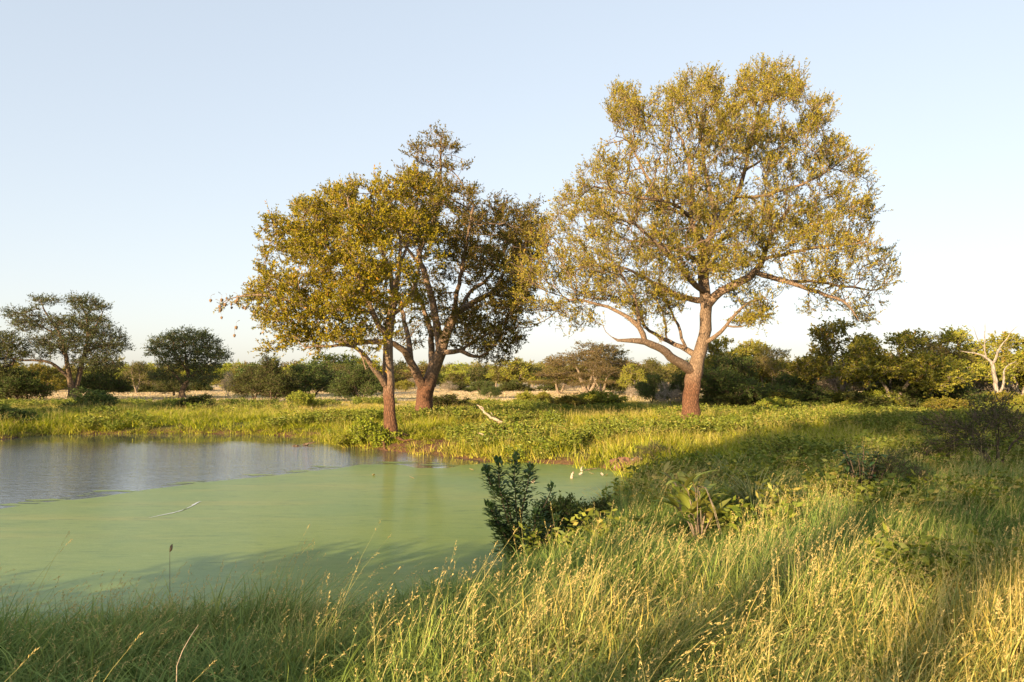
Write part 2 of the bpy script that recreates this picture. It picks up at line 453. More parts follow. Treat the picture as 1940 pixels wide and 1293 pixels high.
# calm in the lee of the far bank, rippled towards the duckweed
rip = np.clip((32.0 - wy) / 6.0, 0.04, 1.0) * np.clip((wy - 12) / 9, 0.12, 1) * np.clip((-1.5 - wx) / 2.5, 0.03, 1)
w_o = new_mesh('water', np.stack([wx, wy, np.full_like(wx, -0.5)], 1), np.stack([ii, ii + 1, ii + 1 + n_, ii + n_], 1), water_material(), attrs={'ripple': rip}, smooth=True)
tag(w_o, 'open rippled pond water reflecting the pale sky', 'water', kind='structure')

edge_px = [(-700, 1085), (-300, 1020), (-100, 985), (0, 965), (60, 957), (120, 948), (200, 940), (300, 926), (400, 912), (480, 906), (560, 895),
           (640, 886), (690, 880), (740, 881), (800, 886), (850, 885), (890, 879), (930, 877.5), (970, 876.5)]
E = [on_plane(*p, z=-0.494)[:2] for p in edge_px]
loop = []
for a, b in zip(E[:-1], E[1:]):
    L = np.hypot(*(b - a)); n = max(2, int(L / 0.10))
    for t in np.arange(n) / n: loop.append(a * (1 - t) + b * t)
loop = np.array(loop)
L_ = np.concatenate([[0], np.cumsum(np.hypot(*np.diff(loop, axis=0).T))])
amp = np.clip(L_ / 3, 0.1, 1)
loop[:, 1] += ((fbm(L_ * 0.45, L_ * 0, 3) - 0.5) * 0.8 + (fbm(L_ * 2.2, L_ * 0, 4) - 0.5) * 0.4 + (rng.random(len(L_)) - .5) * .06) * amp
rest = [(2.6, 24.4), (4.5, 22), (5.5, 19), (3.5, 14), (2.0, 10), (1.0, 6.5), (-3, 5.4), (-9, 4.8), (-16, 6), (-24, 9)]
outer = [Vector((p[0], p[1], 0)) for p in loop] + [Vector((*p, 0)) for p in rest]
# the wake left in the weed: a ragged thin outline, filled below with a painted sky reflection
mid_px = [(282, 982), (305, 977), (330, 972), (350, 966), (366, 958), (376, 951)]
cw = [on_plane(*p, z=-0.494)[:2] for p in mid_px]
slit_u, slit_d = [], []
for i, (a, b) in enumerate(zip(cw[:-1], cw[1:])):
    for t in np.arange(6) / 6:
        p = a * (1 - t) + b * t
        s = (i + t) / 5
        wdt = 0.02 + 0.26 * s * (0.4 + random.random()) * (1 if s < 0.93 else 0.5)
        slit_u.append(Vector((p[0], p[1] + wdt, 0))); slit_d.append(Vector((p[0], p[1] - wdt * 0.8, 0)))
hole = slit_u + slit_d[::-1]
pts2 = [Vector((v.x, v.y)) for v in outer + hole]
no_, nh_ = len(outer), len(hole)
cd = delaunay_2d_cdt(pts2, [(i, (i + 1) % no_) for i in range(no_)] + [(no_ + i, no_ + (i + 1) % nh_) for i in range(nh_)], [], 4, 1e-5)
vv = np.array([(v.x, v.y, -0.494) for v in cd[0]])
tri = np.array([t for f in cd[2] for t in [(f[0], f[k], f[k + 1]) for k in range(1, len(f) - 1)]])
hp = np.array([(v.x, v.y) for v in hole])
def in_hole(c):
    r = False
    for i in range(len(hp)):
        (ax, ay), (bx, by) = hp[i], hp[(i + 1) % len(hp)]
        if (ay > c[1]) != (by > c[1]) and c[0] < (bx - ax) * (c[1] - ay) / (by - ay) + ax: r = not r
    return r
weed_hole = hp
aa, bb, cc = vv[tri[:, 0]], vv[tri[:, 1]], vv[tri[:, 2]]
flip = np.cross(bb - aa, cc - aa)[:, 2] < 0
tri[flip] = tri[flip][:, ::-1]
# torn-off islands drifting along the edge
for i in range(260):
    k = random.randrange(len(loop)); d = abs(random.gauss(0, .5)) + .12
    cx_, cy_ = loop[k][0] + random.random() * .5, loop[k][1] + d
    if pond_sd(cx_, cy_)[0] > -.1 or cy_ - .3 < np.interp(cx_, loop[:, 0], loop[:, 1]): continue
    r_ = .03 + .22 * random.random() ** 3; m_ = 9; o_ = len(vv)
    ring = [(cx_ + r_ * 2.2 * (.6 + .7 * random.random()) * math.cos(q / m_ * 6.283), cy_ + r_ * .7 * (.5 + .8 * random.random()) * math.sin(q / m_ * 6.283), -0.4945 - i * 1e-5) for q in range(m_)]
    vv = np.vstack([vv, [(cx_, cy_, -0.4945 - i * 1e-5)], ring])
    tri = np.vstack([tri, [(o_, o_ + 1 + q, o_ + 1 + (q + 1) % m_) for q in range(m_)]])
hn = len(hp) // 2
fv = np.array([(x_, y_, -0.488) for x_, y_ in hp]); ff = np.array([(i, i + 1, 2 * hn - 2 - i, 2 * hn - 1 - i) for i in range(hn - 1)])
tag(new_mesh('pale_reflection', fv, ff[:, ::-1].copy(), plain_mat('pale_reflection', (0.42, 0.46, 0.42), (0.75, 0.78, 0.76), 9, .5, .1)), 'thin whitish streak across the duckweed, painted as sky reflected in open water', kind='stuff')  # pale mesh standing in for sky reflected in a slit of open water
dk = new_mesh('duckweed', vv, tri, duckweed_material())
tag(dk, 'pale green duckweed film covering the near half of the pond', 'duckweed', kind='stuff')

# ------------------------------------------------------------ tubes and leaves
def tube(pts, rad, k, rough=0.0, cap=True):
    pts = np.asarray(pts, float); rad = np.asarray(rad, float)
    T = norm(np.gradient(pts, axis=0))
    mean = np.abs(T.mean(0)); ref = np.eye(3)[np.argmin(mean)]
    U = norm(np.cross(T, ref)); V = np.cross(T, U)
    an = np.arange(k) / k * 2 * np.pi
    rr = rad[:, None] * np.ones(k)[None]
    if rough: rr = rr * (1 + rough * (rng.random(rr.shape) - 0.5)) * (1 + rough * np.sin(an * 3 + pts[:, 2:3] * 1.3 + 1)[:, :] * 0.8)
    P = pts[:, None] + rr[..., None] * (U[:, None] * np.cos(an)[None, :, None] + V[:, None] * np.sin(an)[None, :, None])
    n = len(pts)
    i = np.arange(n - 1)[:, None] * k; j = np.arange(k)[None]; j2 = (j + 1) % k
    F = np.stack([i + j, i + j2, i + k + j2, i + k + j], -1).reshape(-1, 4)
    return P.reshape(-1, 3), F

class Skel:
    def __init__(self):
        self.p = np.zeros((20000, 3)); self.par = np.full(20000, -1); self.r = np.zeros(20000); self.fix = np.zeros(20000, bool); self.n = 0
    def add(self, p, par, r=0.0, fix=False):
        i = self.n; self.p[i] = p; self.par[i] = par; self.r[i] = r; self.fix[i] = fix; self.n += 1
        return i
    def limb(self, pts, rads, step, start=None):
        """a hand-set limb; starts at the nearest node of what is there, smoothed and resampled"""
        pts = np.asarray(pts, float); rads = np.asarray(rads, float)
        if self.n and start is None:
            k = int(np.argmin(np.linalg.norm(self.p[:self.n] - pts[0], axis=1)))
            pts = np.vstack([self.p[k], pts[1:]])
        else: k = -1
        seg = np.linalg.norm(np.diff(pts, axis=0), axis=1); L = np.concatenate([[0], np.cumsum(seg)])
        n = max(2, int(L[-1] / step) + 1); t = np.linspace(0, L[-1], n)
        # catmull-rom style smoothing: cubic through points by averaging a dense linear path
        P = np.stack([np.interp(t, L, pts[:, a]) for a in range(3)], 1)
        for _ in range(2):
            P[1:-1] = (P[:-2] + 2 * P[1:-1] + P[2:]) / 4
        P[1:] += (rng.random((n - 1, 3)) - 0.5) * 0.06 * min(1, step / 0.3)
        RR = np.interp(t, L, rads)
        prev = k
        for q in range(1 if k >= 0 else 0, n): prev = self.add(P[q], prev, RR[q], True)
        return prev
    def grow(self, A, step, infl, kill, iters=120, up=0.1, jit=0.35, droop=0.0):
        A = np.asarray(A, float)
        d = np.linalg.norm(A[:, None] - self.p[None, :self.n], axis=2)
        nd = d.min(1); ni = d.argmin(1); alive = nd > kill
        for it in range(iters):
            m = alive & (nd < infl)
            if not m.any():
                if alive.any() and it < iters - 5:
                    infl *= 1.3; 
                    if infl > 40: break
                    continue
                break
            src, inv = np.unique(ni[m], return_inverse=True)
            dirs = np.zeros((len(src), 3))
            np.add.at(dirs, inv, norm(A[m] - self.p[ni[m]]))
            prev = self.p[src] - self.p[np.maximum(self.par[src], 0)]
            dirs = norm(norm(dirs) + 0.35 * norm(prev) + jit * (rng.random(dirs.shape) - 0.5) * 2 + np.array([0, 0, up]))
            Q = self.p[src] + dirs * step
            new = []
            dd = np.linalg.norm(Q[:, None] - self.p[None, :self.n], axis=2).min(1)
            for q, s_, dm in zip(Q, src, dd):
                if dm < step * 0.35: continue
                if self.n >= 19990: break
                new.append(self.add(q, s_))
            if not new:
                alive[m] = alive[m] & (rng.random(m.sum()) > 0.3); continue
            d2 = np.linalg.norm(A[:, None] - self.p[None, new], axis=2)
            k2 = d2.argmin(1); v2 = d2[np.arange(len(A)), k2]
            b = v2 < nd; nd[b] = v2[b]; ni[b] = np.array(new)[k2[b]]
            alive &= nd > kill
    def radii(self, tip, e=2.2, cap=0.7):
        acc = np.zeros(self.n)
        nch = np.zeros(self.n, int)
        for i in range(self.n - 1, -1, -1):
            r = acc[i] ** (1 / e) if acc[i] > 0 else tip
            if not self.fix[i]: self.r[i] = r
            p = self.par[i]
            if p >= 0: acc[p] += max(r, tip) ** e; nch[p] += 1
        for i in range(self.n):
            p = self.par[i]
            if p >= 0 and not self.fix[i]: self.r[i] = min(self.r[i], self.r[p] * (cap if self.fix[p] else 1.0))
        self.nch = nch
    def mesh(self, rough=0.10, thin=3, sink=0.3):
        n = self.n
        ch = [[] for _ in range(n)]
        for i in range(n):
            if self.par[i] >= 0: ch[self.par[i]].append(i)
        main = [max(c, key=lambda q: self.r[q] + (0.0001 * self.fix[q])) if c else -1 for c in ch]
        VV, FF, off = [], [], 0
        ismain = np.zeros(n, bool)
        for i in range(n):
            if main[i] >= 0: ismain[main[i]] = True
        for i in range(n):
            if ismain[i]: continue
            chain = [i]
            while main[chain[-1]] >= 0: chain.append(main[chain[-1]])
            P = self.p[chain]; rr = self.r[chain].copy()
            if self.par[i] >= 0:
                P = np.vstack([self.p[self.par[i]], P]); rr = np.concatenate([[rr[0]], rr])
            else:
                # root flare and a piece below ground
                z0 = P[0, 2]; h = P[:, 2] - z0
                rr = rr * (1 + 0.45 * np.exp(-h / 0.35))
                P = np.vstack([P[0] - [0, 0, sink], P]); rr = np.concatenate([[rr[0] * 1.1], rr])
            if len(P) < 2: continue
            rm = rr.max()
            k = 14 if rm > 0.15 else 8 if rm > 0.06 else 5 if rm > 0.025 else thin
            rr[-1] *= 0.4
            v, f = tube(P, rr, k, rough if rm > 0.1 else 0)
            VV.append(v); FF.append(f + off); off += len(v)
        return np.vstack(VV), np.vstack(FF)

def diamonds(P, D, L, W, fold=0.25):
    """leaf blades: a four-cornered leaf from base P along D"""
    n = len(P)
    D = norm(D); rnd = norm(rng.normal(size=(n, 3)))
    S = norm(np.cross(D, rnd)); Nn = np.cross(D, S)
    L = np.asarray(L)[:, None] * np.ones((n, 1)); W = np.asarray(W)[:, None] * np.ones((n, 1))
    mid = P + D * L * 0.5 - Nn * W * fold
    V = np.stack([P, mid + S * W * 0.5 + Nn * W * fold * 1.4, P + D * L, mid - S * W * 0.5 + Nn * W * fold * 1.4], 1).reshape(-1, 3)
    F = (np.arange(n)[:, None] * 4 + np.arange(4)[None])
    return V, F

def slivers(P, Q, w):
    """thin twigs as narrow three-sided spikes"""
    n = len(P); D = norm(Q - P); S = norm(np.cross(D, norm(rng.normal(size=(n, 3))))); U = np.cross(D, S)
    w = np.asarray(w)[:, None] * np.ones((n, 1))
    V = np.stack([P + S * w, P - S * w * 0.5 + U * w * 0.87, P - S * w * 0.5 - U * w * 0.87, Q], 1).reshape(-1, 3)
    b = np.arange(n)[:, None] * 4
    F = np.concatenate([b + np.array([[0, 1, 3]]), b + np.array([[1, 2, 3]]), b + np.array([[2, 0, 3]])])
    return V, F

def foliage(sk, thr, shoots, sl, nl, ll, lw, up=0.5, keep=None, center=None, flat=0.0, dens=None, spread=0.9):
    """leafy shoots on every thin node of a skeleton"""
    n = sk.n
    idx = np.where((sk.r[:n] < thr) & ~sk.fix[:n])[0]
    if keep is not None: idx = idx[keep(sk.p[idx])]
    if dens is not None: idx = idx[rng.random(len(idx)) < dens(sk.p[idx])]
    base = np.repeat(idx, shoots)
    P = sk.p[base] + (rng.random((len(base), 3)) - 0.5) * sl * 0.6
    par = np.maximum(sk.par[base], 0)
    bd = norm(sk.p[base] - sk.p[par])
    D = 0.5 * bd + 0.75 * norm(rng.normal(size=P.shape)) + np.array([0, 0, up])
    if center is not None: D += 0.35 * norm(P - center)
    D[:, 2] *= (1 - flat); D = norm(D)
    Ls = sl * (0.5 + rng.random(len(P)))
    Q = P + D * Ls[:, None]
    tv, tf = slivers(P, Q, np.full(len(P), 0.006 + 0.01 * sl))
    t = rng.random((len(P), nl)) * 0.95 + 0.08
    LP = (P[:, None] + (Q - P)[:, None] * t[..., None]).reshape(-1, 3)
    LD = (D[:, None] * 0.8 + norm(rng.normal(size=(len(P), nl, 3))) * spread).reshape(-1, 3)
    LD[:, 2] += 0.15
    m = len(LP)
    clump = np.repeat(rng.random(len(P)) * 0.5, nl)
    rnd = np.clip(clump + rng.random(m) * 0.5, 0, 1)
    lv, lf = diamonds(LP, LD, ll * (0.6 + 0.8 * rng.random(m)), lw * (0.7 + 0.6 * rng.random(m)))
    return tv, tf, lv, lf, np.repeat(rnd, 4)

def clumpy(P, size=1.1, lo=0.38, k=5.0):
    a = fbm(P[:, 0] / size + P[:, 1] / size * .6, P[:, 2] / size - P[:, 1] / size * .5, 91, 2)
    return np.clip((a - lo) * k, 0.12, 1)

def build_tree(name, base, sk, fol, leafm, barkm, label, cat='tree', group=None, rough=0.1, sink=0.3):
    """thing (Empty at the base) > trunk, crown; skeleton in world coordinates, meshes moved to the base"""
    root = empty(name, base, label, cat, group)
    v, f = sk.mesh(rough, sink=sink)
    base = np.asarray(base)
    v = v - base
    if fol is not None:
        tv, tf, lv, lf, rnd = fol
        fs = [f, tf + len(v)]
        v2 = np.vstack([v, tv - base])
        tr = new_mesh('trunk', v2, fs, barkm, root, smooth=True)
        cr = new_mesh('crown', lv - base, lf, leafm, root, attrs={'rnd': rnd})
        return root, [tr, cr]
    tr = new_mesh('trunk', v, f, barkm, root, smooth=True)
    return root, [tr]

def ell_points(n, c, r, shell=0.45):
    d = norm(rng.normal(size=(n, 3))); t = shell + (1 - shell) * rng.random(n)[:, None] ** 0.6
    return np.asarray(c) + d * t * np.asarray(r)

def px_crown(blobs, Y, n_per_m2, depth, cx, cy, wx_, wy_, depth_c=0.0):
    """attractors in lobes given by photo pixels (x, y, rx, ry[, weight]); each lobe sits at its own depth in the crown"""
    out = []
    for b in blobs:
        px, py, rx, ry = b[:4]; w = b[4] if len(b) > 4 else 1.0
        e = math.hypot((px - cx) / wx_, (py - cy) / wy_)
        dm = depth * math.sqrt(max(0.05, 1 - min(e, 1) ** 2))
        reps = 1 if dm < 1.5 else 2 if dm < 3 else 3
        m = Y / FPX
        for k in range(reps):
            dz = depth_c + (rng.random() * 2 - 1) * dm * 0.35 + (dm * 0.9 * (2 * (k + 0.5) / reps - 1))
            Yb = Y + dz
            c = at(px, py, Yb)
            r = np.maximum(np.array([rx * m, min(rx, ry) * m * 1.2, ry * m]) * (Yb / Y) + 0.02, 0.2)
            vol = r[0] * r[2]
            out.append(ell_points(max(6, int(n_per_m2 * w * vol)), c, r))
    return np.vstack(out)

def L3(pts, Y):
    """hand-set limb points (px, py, depth offset, radius) to world"""
    P = np.array([at(p[0], p[1], Y) + np.array([0, p[2], 0]) for p in pts]); return P, [p[3] for p in pts]

# ------------------------------------------------------------ the big tree on the right
b_right = ground_at(1308, 806)
YR = b_right[1]
sk = Skel()
P, rr = L3([(1308, 808, 0, .36), (1309, 770, 0, .32), (1311, 740, 0, .315), (1316, 708, 0, .33), (1326, 675, .05, .27), (1336, 645, .1, .24), (1338, 605, .1, .23), (1335, 566, 0, .22), (1333, 535, 0, .22), (1333, 505, .1, .20), (1337, 471, .2, .18)], YR)
P[0] = b_right
sk.limb(P, rr, 0.3, start=True)
def LB(pts): 
    P, rr = L3(pts, YR); return sk.limb(P, rr, 0.3)
LB([(1316, 700, 0, .20), (1290, 690, -.3, .19), (1267, 682, -.7, .18), (1245, 664, -1.1, .15), (1220, 654, -1.4, .14), (1200, 650, -1.7, .115), (1177, 653, -1.9, .085), (1158, 649, -2.0, .05)])
LB([(1210, 652, -1.5, .12), (1202, 625, -1.6, .10), (1190, 612, -1.6, .09), (1172, 604, -1.5, .075), (1146, 588, -1.3, .06), (1110, 575, -1.2, .05), (1075, 572, -1.0, .04)])
LB([(1202, 625, -1.6, .07), (1196, 590, -2.0, .06), (1180, 560, -2.2, .05), (1160, 530, -2.3, .04)])
LB([(1322, 683, 0, .15), (1305, 660, .5, .11), (1290, 655, .7, .10), (1268, 641, 1.0, .085), (1248, 629, 1.3, .07), (1232, 618, 1.5, .06), (1225, 590, 1.7, .05)])
LB([(1305, 662, .5, .07), (1300, 640, .8, .065), (1294, 612, 1.0, .06), (1286, 590, 1.3, .05), (1270, 560, 1.5, .045), (1262, 535, 1.6, .04)])
LB([(1268, 641, 1.0, .05), (1272, 610, 1.4, .045), (1276, 590, 1.8, .04), (1260, 555, 2.2, .035)])
LB([(1340, 650, 0, .10), (1352, 640, -.3, .085), (1366, 624, -.6, .07), (1378, 600, -.9, .06), (1398, 578, -1.2, .045), (1425, 572, -1.5, .035)])
LB([(1366, 624, -.6, .05), (1380, 628, -.8, .04), (1392, 622, -.9, .03)])
LB([(1336, 580, 0, .20), (1354, 557, -.3, .17), (1389, 541, -.8, .155), (1415, 529, -1.1, .14), (1428, 501, -1.3, .11), (1434, 475, -1.3, .09), (1450, 440, -1.2, .07), (1480, 400, -1.0, .05)])
LB([(1420, 529, -1.1, .11), (1445, 538, -1.5, .10), (1471, 549, -2.0, .085), (1506, 568, -2.5, .07), (1545, 583, -2.9, .05), (1560, 600, -3.0, .03), (1566, 620, -3.0, .018)])
LB([(1440, 538, -1.3, .07), (1490, 541, -.9, .065), (1536, 536, -.6, .06), (1580, 545, -.5, .05), (1623, 549, -.4, .04)])
LB([(1334, 575, 0, .15), (1315, 566, .5, .12), (1294, 556, 1.0, .10), (1259, 532, 1.6, .085), (1233, 512, 2.0, .07), (1200, 495, 2.3, .05)])
LB([(1325, 560, 0, .13), (1300, 540, -1.0, .11), (1265, 515, -1.9, .09), (1220, 480, -2.7, .07), (1180, 455, -3.2, .05)])
LB([(1337, 471, .2, .15), (1328, 458, .1, .13), (1315, 436, 0, .12), (1302, 420, -.2, .11), (1310, 370, -.4, .09), (1302, 315, -.4, .07), (1290, 270, -.3, .05), (1272, 235, -.2, .035)])
LB([(1337, 471, .2, .15), (1357, 436, .4, .13), (1363, 410, .6, .12), (1356, 360, .8, .10), (1346, 306, .9, .08), (1335, 250, .8, .05), (1325, 200, .7, .035)])
LB([(1360, 425, .5, .12), (1385, 395, .9, .11), (1406, 367, 1.2, .10), (1420, 340, 1.3, .09), (1428, 310, 1.3, .08), (1437, 263, 1.2, .065), (1445, 215, 1.1, .05), (1463, 175, 1.0, .035)])
LB([(1428, 310, 1.3, .06), (1470, 280, 1.7, .05), (1515, 250, 2.0, .04), (1545, 225, 2.1, .025)])
LB([(1302, 420, -.2, .08), (1260, 385, .6, .07), (1235, 320, 1.2, .06), (1211, 265, 1.5, .045), (1190, 228, 1.6, .03)])
LB([(1302, 420, -.2, .08), (1270, 400, -1.2, .07), (1220, 400, -2.0, .06), (1160, 390, -2.3, .05), (1115, 380, -2.4, .035)])
LB([(1406, 367, 1.2, .07), (1450, 370, .2, .06), (1500, 360, -.6, .05), (1545, 340, -1.0, .035), (1580, 315, -1.2, .025)])
LB([(1428, 501, -1.3, .07), (1480, 490, -1.8, .06), (1540, 480, -2.0, .05), (1600, 475, -2.0, .035)])
LB([(1333, 505, .1, .10), (1355, 470, 1.5, .09), (1390, 440, 2.6, .07), (1440, 410, 3.4, .05), (1500, 390, 3.8, .04)])
LB([(1333, 505, .1, .10), (1310, 470, 1.5, .09), (1270, 440, 2.6, .07), (1220, 430, 3.3, .05)])
blobs = [(1460, 160, 62, 42), (1425, 190, 45, 40), (1500, 175, 30, 30), (1322, 175, 52, 40), (1180, 205, 40, 42), (1210, 225, 40, 40), (1275, 205, 40, 40), (1555, 218, 28, 30),
         (1520, 250, 32, 28), (1400, 255, 60, 40, .8), (1450, 280, 50, 40), (1240, 290, 60, 45, .8), (1160, 300, 38, 40), (1135, 355, 45, 30), (1080, 390, 36, 38), (1110, 430, 50, 40), (1170, 400, 60, 45),
         (1350, 250, 60, 50), (1345, 330, 70, 50), (1280, 350, 60, 50, .8), (1230, 380, 50, 40), (1580, 290, 28, 30), (1530, 320, 50, 36, .8), (1480, 340, 55, 40), (1600, 350, 22, 24),
         (1560, 395, 50, 36), (1500, 420, 60, 45), (1610, 400, 34, 22), (1440, 440, 60, 40), (1640, 388, 18, 12), (1610, 450, 40, 36), (1560, 470, 60, 40), (1650, 500, 36, 36), (1680, 515, 24, 24), (1640, 560, 28, 34),
         (1600, 520, 55, 34), (1540, 520, 55, 26), (1590, 575, 34, 18, .7), (1410, 390, 70, 50), (1360, 430, 70, 45), (1300, 430, 60, 50), (1420, 480, 60, 36), (1370, 500, 55, 34), (1390, 560, 30, 20, .5),
         (1440, 585, 28, 28, .6), (1310, 500, 60, 40), (1250, 470, 60, 45), (1200, 470, 60, 50), (1150, 480, 60, 50), (1085, 500, 55, 50), (1030, 500, 50, 45), (1000, 530, 40, 45), (1030, 560, 55, 45),
         (975, 585, 26, 40), (965, 640, 18, 26), (1060, 590, 50, 26), (1120, 545, 55, 40), (1180, 550, 50, 40), (1110, 610, 50, 16, .6), (1240, 540, 50, 34), (1270, 575, 40, 30, .6), (1210, 585, 36, 24, .7),
         (1540, 590, 24, 16, .5), (1050, 440, 45, 40), (985, 500, 30, 40), (1692, 522, 24, 20, 1.6), (1655, 585, 26, 24, 1.6), (1668, 540, 26, 24, 1.5), (1628, 600, 18, 18, 1.3), (952, 600, 26, 40, 1.5), (950, 655, 18, 22, 1.3), (1000, 610, 36, 26, 1.3), (1075, 620, 40, 16), (1440, 600, 24, 22, 1.2), (1410, 610, 18, 16), (1645, 400, 22, 14, 1.5), (1622, 310, 16, 16, 1.4)]
A = px_crown(blobs, YR, 50, 5.6, 1340, 400, 400, 330)
sk.grow(A, 0.28, 2.2, 0.36, up=0.10, jit=0.45)
sk.radii(0.009, 2.15, 0.55)
cR = at(1340, 420, YR)
fol = foliage(sk, 0.030, 5, 0.42, 14, 0.090, 0.034, up=0.75, dens=lambda P: clumpy(P, 1.2, .37, 6), center=cR)
big_right = build_tree('savanna_tree', b_right, sk, fol, M['leaf_gold'], M['bark'], 'tallest tree, with a broad airy golden crown and thick pale trunk forking low')
print('right tree nodes', sk.n, 'leaves', len(fol[3]))

# ------------------------------------------------------------ the back tree of the left pair
b_back = ground_at(803, 796)
YB = b_back[1]
sk = Skel()
P, rr = L3([(803, 798, 0, .42), (803, 775, 0, .37), (804, 757, 0, .37), (805, 742, 0, .38), (817, 710, 0, .30), (832, 672, .1, .28), (842, 640, .1, .23), (852, 612, .1, .20), (870, 588, .1, .17), (890, 577, 0, .14), (907, 567, 0, .12), (932, 559, 0, .10), (950, 530, 0, .07), (965, 490, 0, .05)], YB)
P[0] = b_back
sk.limb(P, rr, 0.32, start=True)
def LB(pts):
    P, rr = L3(pts, YB); return sk.limb(P, rr, 0.32)
LB([(834, 668, 0, .22), (830, 640, .4, .19), (824, 615, .6, .18), (819, 577, .7, .16), (807, 531, .8, .15), (797, 501, .8, .14), (784, 476, .7, .12), (802, 451, .6, .10), (825, 400, .5, .09), (835, 350, .4, .07), (833, 300, .3, .05), (835, 262, .2, .03)])
LB([(804, 740, 0, .25), (796, 722, -.3, .22), (784, 690, -.6, .18), (775, 670, -.8, .16), (762, 655, -1.2, .13), (745, 650, -1.6, .12), (700, 655, -2.2, .09), (650, 650, -2.5, .06)])
LB([(784, 690, -.6, .14), (775, 640, -.4, .12), (765, 600, 0, .10), (750, 550, .5, .08), (730, 500, 1.0, .06)])
LB([(806, 735, .2, .20), (815, 700, .9, .17), (812, 660, 1.4, .15), (808, 620, 1.8, .13), (790, 570, 2.1, .10), (770, 520, 2.2, .07)])
LB([(845, 676, 0, .13), (860, 668, -.5, .12), (877, 662, -.8, .11), (897, 680, -1.2, .08), (910, 682, -1.3, .06), (928, 668, -1.5, .05), (940, 655, -1.6, .035)])
LB([(870, 588, 0, .10), (890, 545, .8, .09), (912, 535, 1.4, .08), (935, 500, 1.8, .06), (960, 450, 2.0, .045), (985, 420, 2.1, .03)])
LB([(852, 612, .1, .12), (868, 560, -.7, .10), (880, 510, -1.3, .09), (890, 460, -1.7, .07), (900, 410, -2.0, .05)])
LB([(932, 559, 0, .08), (960, 565, -.6, .065), (990, 555, -.9, .05), (1010, 530, -1.0, .035)])
LB([(877, 662, -.8, .07), (910, 640, -.3, .06), (945, 625, .2, .045), (970, 620, .4, .03)])
LB([(797, 501, .8, .09), (770, 470, 1.4, .08), (745, 430, 1.8, .06), (720, 400, 2.0, .04)])
blobs = [(835, 268, 34, 20, 1.6), (798, 290, 30, 14, 1.6), (850, 290, 32, 16, 1.6), (870, 315, 28, 16, 1.6), (835, 312, 34, 18, 1.4), (780, 345, 40, 24), (840, 360, 46, 34), (880, 385, 46, 34), (800, 370, 50, 40), (925, 405, 40, 30), (960, 415, 30, 30),
         (1005, 420, 32, 30), (1020, 450, 24, 30), (975, 450, 50, 40), (915, 460, 60, 45), (860, 440, 60, 45), (800, 440, 50, 45), (990, 500, 40, 40), (940, 520, 56, 42), (880, 510, 50, 40, .8), (970, 560, 40, 36),
         (930, 595, 46, 32), (965, 630, 30, 30), (900, 640, 36, 26, .8), (880, 600, 40, 36, .7), (940, 670, 34, 16, .7), (970, 650, 20, 14, .6), (760, 440, 50, 40), (720, 430, 46, 40), (820, 550, 46, 40, .5), (840, 620, 40, 30, .3), (780, 620, 36, 36, .4), (700, 640, 40, 20, .6)]
A = px_crown(blobs, YB, 50, 5.2, 850, 460, 230, 260)
sk.grow(A, 0.30, 2.4, 0.38, up=0.08, jit=0.45)
sk.radii(0.010, 2.15, 0.55)
fol = foliage(sk, 0.030, 6, 0.42, 12, 0.11, 0.045, dens=lambda P: clumpy(P, 1.1, .33, 5), up=0.45, center=at(850, 470, YB))
big_back = build_tree('savanna_tree', b_back, sk, fol, M['leaf_back'], M['bark'], 'dark crowned tree with a tuft on top and a V forked trunk')
print('back tree nodes', sk.n, 'leaves', len(fol[3]))

# ------------------------------------------------------------ the front tree at the water's edge
b_front = ground_at(740, 836)
YF = b_front[1]
sk = Skel()
P, rr = L3([(740, 836, 0, .25), (740, 810, 0, .22), (738, 770, 0, .20), (737, 732, 0, .205), (735, 690, 0, .19), (734, 660, 0, .18), (734, 632, 0, .17), (741, 600, 0, .155), (747, 570, 0, .12), (752, 545, 0, .10), (758, 500, 0, .07), (760, 450, 0, .05)], YF)
P[0] = b_front
sk.limb(P, rr, 0.26, start=True)
def LB(pts):
    P, rr = L3(pts, YF); return sk.limb(P, rr, 0.26)
LB([(734, 735, 0, .14), (727, 722, -.2, .12), (716, 705, -.5, .10), (704, 684, -.8, .085), (691, 664, -1.1, .07), (672, 655, -1.3, .055), (640, 660, -1.6, .045), (604, 662, -1.8, .03)])
LB([(733, 640, 0, .12), (725, 625, -.2, .11), (711, 600, -.5, .105), (701, 572, -.7, .10), (696, 541, -.8, .09), (681, 520, -.9, .08), (650, 490, -1.0, .06), (610, 460, -1.1, .045), (570, 440, -1.1, .03)])
LB([(711, 600, -.5, .08), (680, 590, -1.2, .07), (640, 600, -1.7, .06), (600, 590, -2.0, .05), (560, 575, -2.1, .04), (520, 570, -2.1, .03), (485, 572, -2.1, .02), (462, 582, -2.1, .012)])
LB([(734, 650, 0, .10), (716, 645, .5, .09), (680, 645, 1.0, .07), (640, 650, 1.4, .055), (606, 640, 1.6, .04), (570, 615, 1.8, .03)])
LB([(741, 600, 0, .09), (770, 580, -.4, .08), (790, 555, -.7, .06), (800, 520, -.9, .045), (805, 480, -1.0, .03)])
LB([(696, 541, -.8, .07), (700, 500, -1.4, .06), (690, 450, -1.8, .045), (680, 400, -2.0, .03)])
LB([(747, 570, 0, .09), (735, 530, .9, .08), (715, 480, 1.6, .06), (700, 430, 2.0, .045), (690, 390, 2.2, .03)])
LB([(758, 500, 0, .06), (775, 450, .3, .05), (785, 400, .4, .035), (790, 360, .5, .02)])
LB([(691, 664, -1.1, .04), (700, 690, -1.3, .03), (706, 700, -1.4, .02)])
